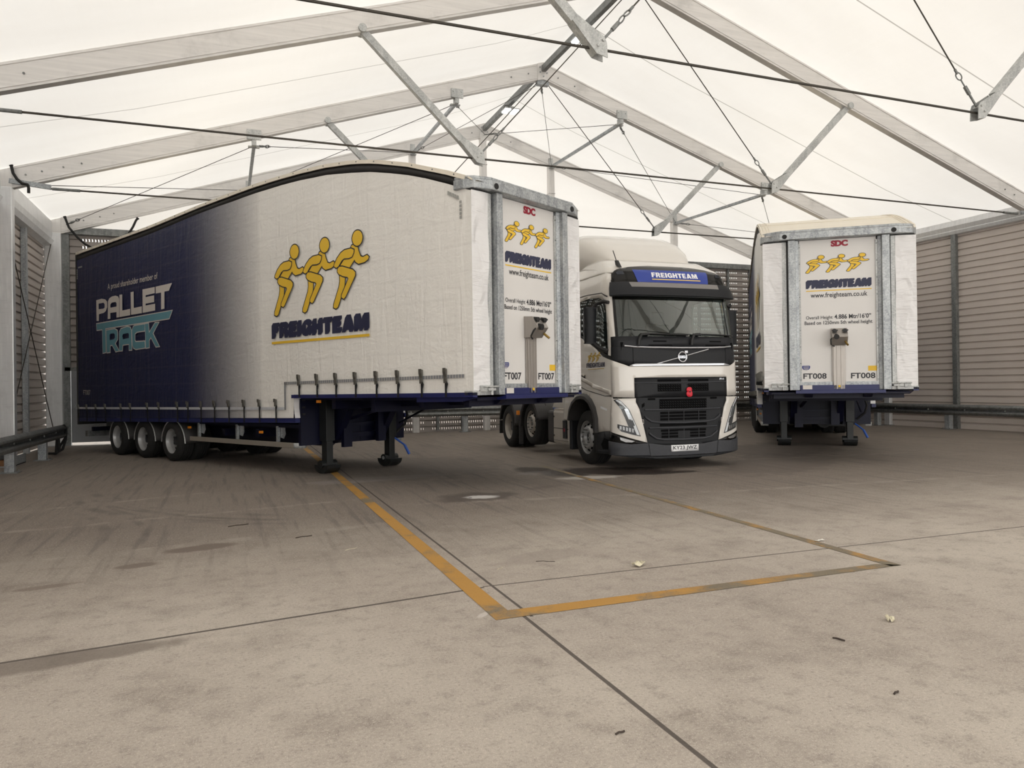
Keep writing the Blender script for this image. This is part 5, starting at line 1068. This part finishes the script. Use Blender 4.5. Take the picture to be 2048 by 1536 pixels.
    # mirrors
    for s in (1, -1):
        b = B(); b.grid(lambda a, k: (.62+.085*math.sin(a)*(.75+.25*math.sin(PI*k)), s*(1.46+.115*math.cos(a)), 2.2+.64*k), np.linspace(0, 2*PI, 25), np.linspace(0, 1, 9)); b.lim((.56, s*1.36, 2.2), (.68, s*1.56, 2.22)); b.lim((.56, s*1.36, 2.82), (.68, s*1.56, 2.84))
        mr = b.build('mirror', M['anth'], t, smooth=True)
        b = B(); b.tube([(.62, s*1.42, 2.80), (.55, s*1.36, 2.90), (.42, s*1.29, 2.93), (.33, s*1.24, 2.90)], .032, 8); b.tube([(.62, s*1.42, 2.23), (.55, s*1.36, 2.14), (.42, s*1.30, 2.08), (.34, s*1.26, 2.05)], .04, 8); b.build('mirror_arm', M['black'], mr, smooth=True)
        b = B(); b.lim((.70, s*1.37, 2.26), (.71, s*1.55, 2.78)); b.build('mirror_glass', M['chrome'], mr)
    # roof: deflector, aerial, horn
    U = [.93, .96, 1.02, 1.12, 1.3, 1.6, 1.9, 2.2, 2.4]; ZT = [3.66, 3.78, 3.86, 3.95, 4.09, 4.27, 4.39, 4.46, 4.47]; WW = [.70, .74, .80, .87, .96, 1.05, 1.10, 1.12, 1.12]
    def dfn(i, a):
        i = int(i); c, q = math.cos(a), math.sin(a); w_ = WW[i]; z0 = 3.62
        return (U[i], math.copysign(abs(c)**.34, c)*w_, z0+(ZT[i]-z0)*abs(q)**.34)
    b = B(); b.grid(dfn, range(len(U)), np.linspace(0, PI, 41)); df = b.build('roof_deflector', M['cabwhite'], t, smooth=True, solid=.012)
    b = B(); b.tube([(1.0, .70*c, 3.74) for c in np.linspace(-1, 1, 5)], .012, 6); b.tube([(.93+.06*(c*c), .68*c, 3.70) for c in np.linspace(-1, 1, 13)], .014, 6); b.build('deflector_seal', M['guard'], df)
    p = skin(1.06, 3.56, .0); b = B(); b.prism([p+Vector((-.09, 0, -.02)), p+Vector((.06, 0, .04)), p+Vector((.05, .02, .12)), p+Vector((0, .02, .12))], (0, -.05, 0)); b.cyl(p+Vector((.03, -.01, .1)), p+Vector((.05, .05, .30)), .008, 6); b.build('aerial', M['black'], t)
    # ---- chassis
    b = B()
    for v in (.42, -.42): b.lim((.6, v-.04, .72), (6.5, v+.04, .98))
    for u in (1.0, 2.4, 3.6, 4.9, 6.3): b.lim((u-.05, -.42, .76), (u+.05, .42, .94))
    b.lim((.6, -1.0, .6), (2.2, 1.0, 1.2)) ; b.cyl((1.38, -1., .5), (1.38, 1., .5), .07, 10); b.cyl((4.30, -1., .64), (4.30, 1., .64), .07, 10); b.cyl((5.80, -1., .5), (5.80, 1., .5), .1, 10)
    ch = b.build('chassis', M['anth'], t)
    b = B(); b.lim((4.55, -.45, 1.06), (5.45, .45, 1.14)); b.cyl((4.95, 0, 1.12), (4.95, 0, 1.2), .48, 24); b.build('fifth_wheel', M['galv_dark'], ch)
    for s in (1, -1):
        wheel(t, 1.38, s, .5, VT, v_out=1.19, dual=False, steer=True, dull=False, ww=.32)
        wheel(t, 4.30, s, .475, VT, v_out=1.2, z=.625, dual=False, steer=True, dull=True, ww=.32)
        wheel(t, 5.80, s, .5, VT, v_out=1.22, dual=True, dull=True)
        for uw, zc, R, a0, a1 in ((4.30, .60, .60, -.1, PI*.93), (5.80, .57, .61, .12, PI+.05)):
            A = np.linspace(a0, a1, 22); b = B(); vs = []
            for a in A:
                c, q = math.cos(a), math.sin(a)
                vs += [(uw+(R-.09)*c, s*1.265, zc+(R-.09)*q), (uw+R*.99*c, s*1.265, zc+R*.99*q), (uw+R*c, s*1.25, zc+R*q), (uw+R*c, s*.95, zc+R*q), (uw+R*c, s*.60, zc+R*q)]
            b.add(vs, [(i*5+j, i*5+j+1, i*5+6+j, i*5+5+j) for i in range(len(A)-1) for j in range(4)]); mg = b.build('mudguard', M['guard'], t, smooth=True, solid=.012)
            b = B()
            for v in (.78, 1.02):
                b.tube([(uw+(R+.006)*math.cos(a), s*v, zc+(R+.006)*math.sin(a)) for a in A[4:18]], .006, 4)
            b.build('guard_seam', M['mesh_black'], mg)
        b = B(); b.prism([(6.38, s*.62, .30), (6.40, s*.62, .62), (6.42, s*.62, .62), (6.44, s*.62, .30)], (0, s*.64, 0)); b.build('mudflap', M['rubber'], t)
        b = B(); b.lim((5.02, s*1.22, .80), (5.10, s*1.28, .90)); b.build('side_marker', M['amber'], t)
        b = B(); b.lim((4.98, s*1.15, .12), (5.02, s*1.25, .80)); b.build('mudflap', M['guard'], t)
        # boxes between the axles
        b = B(); b.lim((2.15, s*.62, .29), (2.98, s*1.23, .97)); tk = b.build('side_box', M['tank'], t, bevel=.05)
        b = B(); b.lim((2.16, s*.62, .955), (2.98, s*1.2, 1.0)); b.build('box_lid', M['pale'], tk, bevel=.01)
        b = B(); b.lim((2.17, s*1.228, .60), (2.97, s*1.238, .612)); b.lim((2.17, s*1.228, .36), (2.97, s*1.238, .366))
        for u in (2.25, 2.9):
            for z in (.45, .84): b.cyl((u, s*1.225, z), (u, s*1.245, z), .018, 8)
        b.build('box_trim', M['guard'], tk)
        b = B(); b.lim((2.98, s*.62, .28), (3.36, s*1.2, .95)); b.build('fluid_tank', M['guard'], t, bevel=.05)
        b = B(); b.cyl((3.1, s*1.08, .93), (3.1, s*1.12, 1.03), .055, 12); b.build('filler_cap', M['bluehandle'], tk)
        b = B(); b.lim((2.06, s*.7, .22), (2.16, s*1.22, .98)); b.build('box_end', M['anth'], tk, bevel=.02)
        b = B(); b.lim((2.22, s*1.235, .42), (2.34, s*1.285, .78)); tr = b.build('tool_rack', M['black'], tk, bevel=.01)
        b = B(); b.lim((2.22, s*1.286, .56), (2.28, s*1.29, .62)); b.build('rack_tag', M['red'], tr)
        b = B(); b.prism([(1.98, s*1.2, 1.10), (2.1, s*1.2, 1.27), (2.85, s*1.2, 1.20), (3.0, s*1.2, 1.02), (1.98, s*1.2, 1.0)], (0, s*.03, 0)); b.build('side_fairing', M['cabwhite'], t, bevel=.01)
    # poppy on the grille
    c = skin(-.113, 1.328, .04); T = lambda x, y, z: VT(c.x+x, c.y+y, c.z+z); po = tag(None, '', '') if False else None
    b = MB(); R_ = Matrix.Rotation(-.0331, 4, 'Z'); O = Vector((7.4189, 11.0011, 0))
    ring = [(.05*math.cos(a)*(1.0 if abs(math.sin(a)) > .5 else .8), .075*math.sin(a)+.0) for a in np.linspace(0, 2*PI, 25)[:-1]]
    tip = [(x, y) for x, y in ring]
    wpt = lambda x, y, d: R_ @ Vector((-(c.y+x), c.x-d, c.z+y))+O
    pt = thing('poppy_badge', 'red plastic poppy fixed on the black grille of the tractor unit', 'poppy', wpt(0, 0, 0))
    L0 = wpt(0, 0, 0)
    for nm, (cx, cy, rx, ry) in (('petal', (.004, .04, .056, .046)), ('petal', (0, -.032, .062, .054))):
        b = MB(); A = np.linspace(0, 2*PI, 21)[:-1]; n = len(A)
        vs = [wpt(cx+rx*math.cos(a), cy+ry*math.sin(a), .012+.006*math.cos(3*a))-L0 for a in A]+[wpt(cx+.5*rx*math.cos(a), cy+.5*ry*math.sin(a), .024)-L0 for a in A]+[wpt(cx, cy, .02)-L0]+[wpt(cx+rx*math.cos(a), cy+ry*math.sin(a), .0)-L0 for a in A]
        b.add(vs, [(i, (i+1) % n, n+(i+1) % n, n+i) for i in range(n)]+[(n+i, n+(i+1) % n, 2*n) for i in range(n)]+[(i, (i+1) % n, 2*n+1+(i+1) % n, 2*n+1+i) for i in range(n)]); b.build(nm, M['poppy'], pt, smooth=True)
    b = MB(); b.cyl(wpt(0, .005, .02)-L0, wpt(0, .005, .034)-L0, .013, 14); b.build('flower_centre', M['black'], pt)
    return t
build_truck()

# ------------------------------------------------------------------ painted bay and litter on the floor
def bay_marking():
    b = MB()
    def quad(p): 
        n = 14; (ax, ay), (bx, by), (cx, cy), (dx, dy) = p
        b.grid(lambda s, k: (ax+(bx-ax)*s+((dx-ax)+(cx-bx-dx+ax)*s)*k, ay+(by-ay)*s+((dy-ay)+(cy-by-dy+ay)*s)*k, .003), np.linspace(0, 1, n), [0, 1])
    quad([(1.57, 4.42), (1.78, 22.5), (1.90, 22.5), (1.71, 4.58)])
    quad([(1.57, 4.42), (5.03, 4.43), (4.88, 4.54), (1.71, 4.58)])
    quad([(4.92, 4.44), (5.34, 12.6), (5.44, 12.6), (5.03, 4.43)])
    tag(b.build('bay_marking', M['paintline']), 'worn yellow line outlining the parking bay on the concrete', 'floor marking')
bay_marking()
def scrap(name, c, size, rz, m, lb, cat, curl=.3, grp=None):
    b = MB(); n = 5; rnd = random.Random(hash(lb) % 999)
    H = [[rnd.uniform(0, curl)*size[1] for _ in range(n)] for _ in range(n)]
    def f(i, j):
        x = (i/(n-1)-.5)*size[0]; y = (j/(n-1)-.5)*size[1]*(1-.5*abs(i/(n-1)-.5)); ca, sa = math.cos(rz), math.sin(rz)
        return (x*ca-y*sa, x*sa+y*ca, .004+H[i][j])
    b.grid(lambda i, j: f(int(i), int(j)), range(n), range(n)); o = b.build(name, m, smooth=True, solid=.003); o.location = (*c, 0); tag(o, lb, cat, grp)
scrap('dry_leaf', (3.11, 5.27), (.12, .08), .4, M['leaf'], 'pale curled leaf on the concrete inside the yellow bay', 'leaf', .5)
scrap('paper_scrap', (5.12, 5.41), (.11, .035), .1, M['paper'], 'white paper scrap beside the right line of the bay', 'litter', .3)
scrap('dry_leaf', (3.80, 3.44), (.07, .05), 1., M['leaf'], 'small pale leaf alone on the near right concrete', 'leaf', .5)
def twig(c, l, rz, lb, r=.006, m='twig'):
    r *= .6; b = MB(); b.tube([(-l/2, 0, r), (-.1*l, .06*l, r*1.6), (.2*l, -.02*l, r*1.3), (l/2, .05*l, r)], r, 6); o = b.build('twig', M[m]); o.location = (*c, 0); o.rotation_euler = (0, 0, rz); tag(o, lb, 'twig', 'twigs on the floor')
twig((3.255, 3.30), .07, 1.9, 'short dark stub on the near floor, right of the long sawn joint', .008)
twig((2.94, 2.63), .045, .3, 'tiny black crumb on the near floor at the right', .008)
twig((1.54, 2.78), .05, .2, 'tiny black crumb close to the viewpoint, left of the long joint', .007)
twig((.10, 8.60), .22, .3, 'brown twig on the floor before the trailer wheels', .008)
twig((.70, 7.66), .17, .3, 'brown twig on the floor, between the wheels and the yellow line', .007)
twig((2.48, 5.72), .16, -.5, 'thin twig inside the near end of the yellow bay', .004)
twig((2.05, 5.65), .1, .7, 'thin pale straw beside the left yellow line', .003, 'leaf')
twig((1.05, 6.9), .14, .5, 'pale straw left of the yellow line', .003, 'leaf')
def rubble():
    b = MB(); b.prism([(0, 0, 0), (.32, .05, 0), (.3, .05, .13), (.05, .02, .15)], (-.06, .22, 0)); o = b.build('wood_block', M['brown'], bevel=.01); o.location = (-4.36, 17.35, 0); tag(o, 'brown wooden block under the left crash barrier', 'wood block')
    t = thing('steel_offcut', 'grey steel channel offcut lying behind the left crash barrier', 'steel offcut', (-4.12, 17.3, 0))
    b = MB(); b.lim((-.12, 0, 0), (.12, 1.1, .02)); b.lim((-.12, 0, 0), (-.10, 1.1, .3)); b.lim((.1, 0, 0), (.12, 1.1, .2)); b.lim((-.12, .0, .28), (.12, 1.1, .3)); b.build('channel', M['galv'], t)
rubble()
b = MB(); b.tube([(-3.62, 20.2, .70), (-3.58, 20.26, .6), (-3.6, 20.3, .35), (-3.66, 20.28, .12), (-3.8, 20.25, .03), (-3.95, 20.3, .03)], .03, 8); b.tube([(-3.6, 20.28, .40), (-3.72, 20.35, .2), (-3.8, 20.35, .04)], .025, 8); b.tube([(-3.75, 20.1, .05), (-3.74, 20.15, .35), (-3.72, 20.1, .40), (-3.7, 20.1, .1)], .04, 8)
tag(b.build('black_cable', M['rubber'], smooth=True), 'black cable draped over the end of the left crash barrier', 'cable')
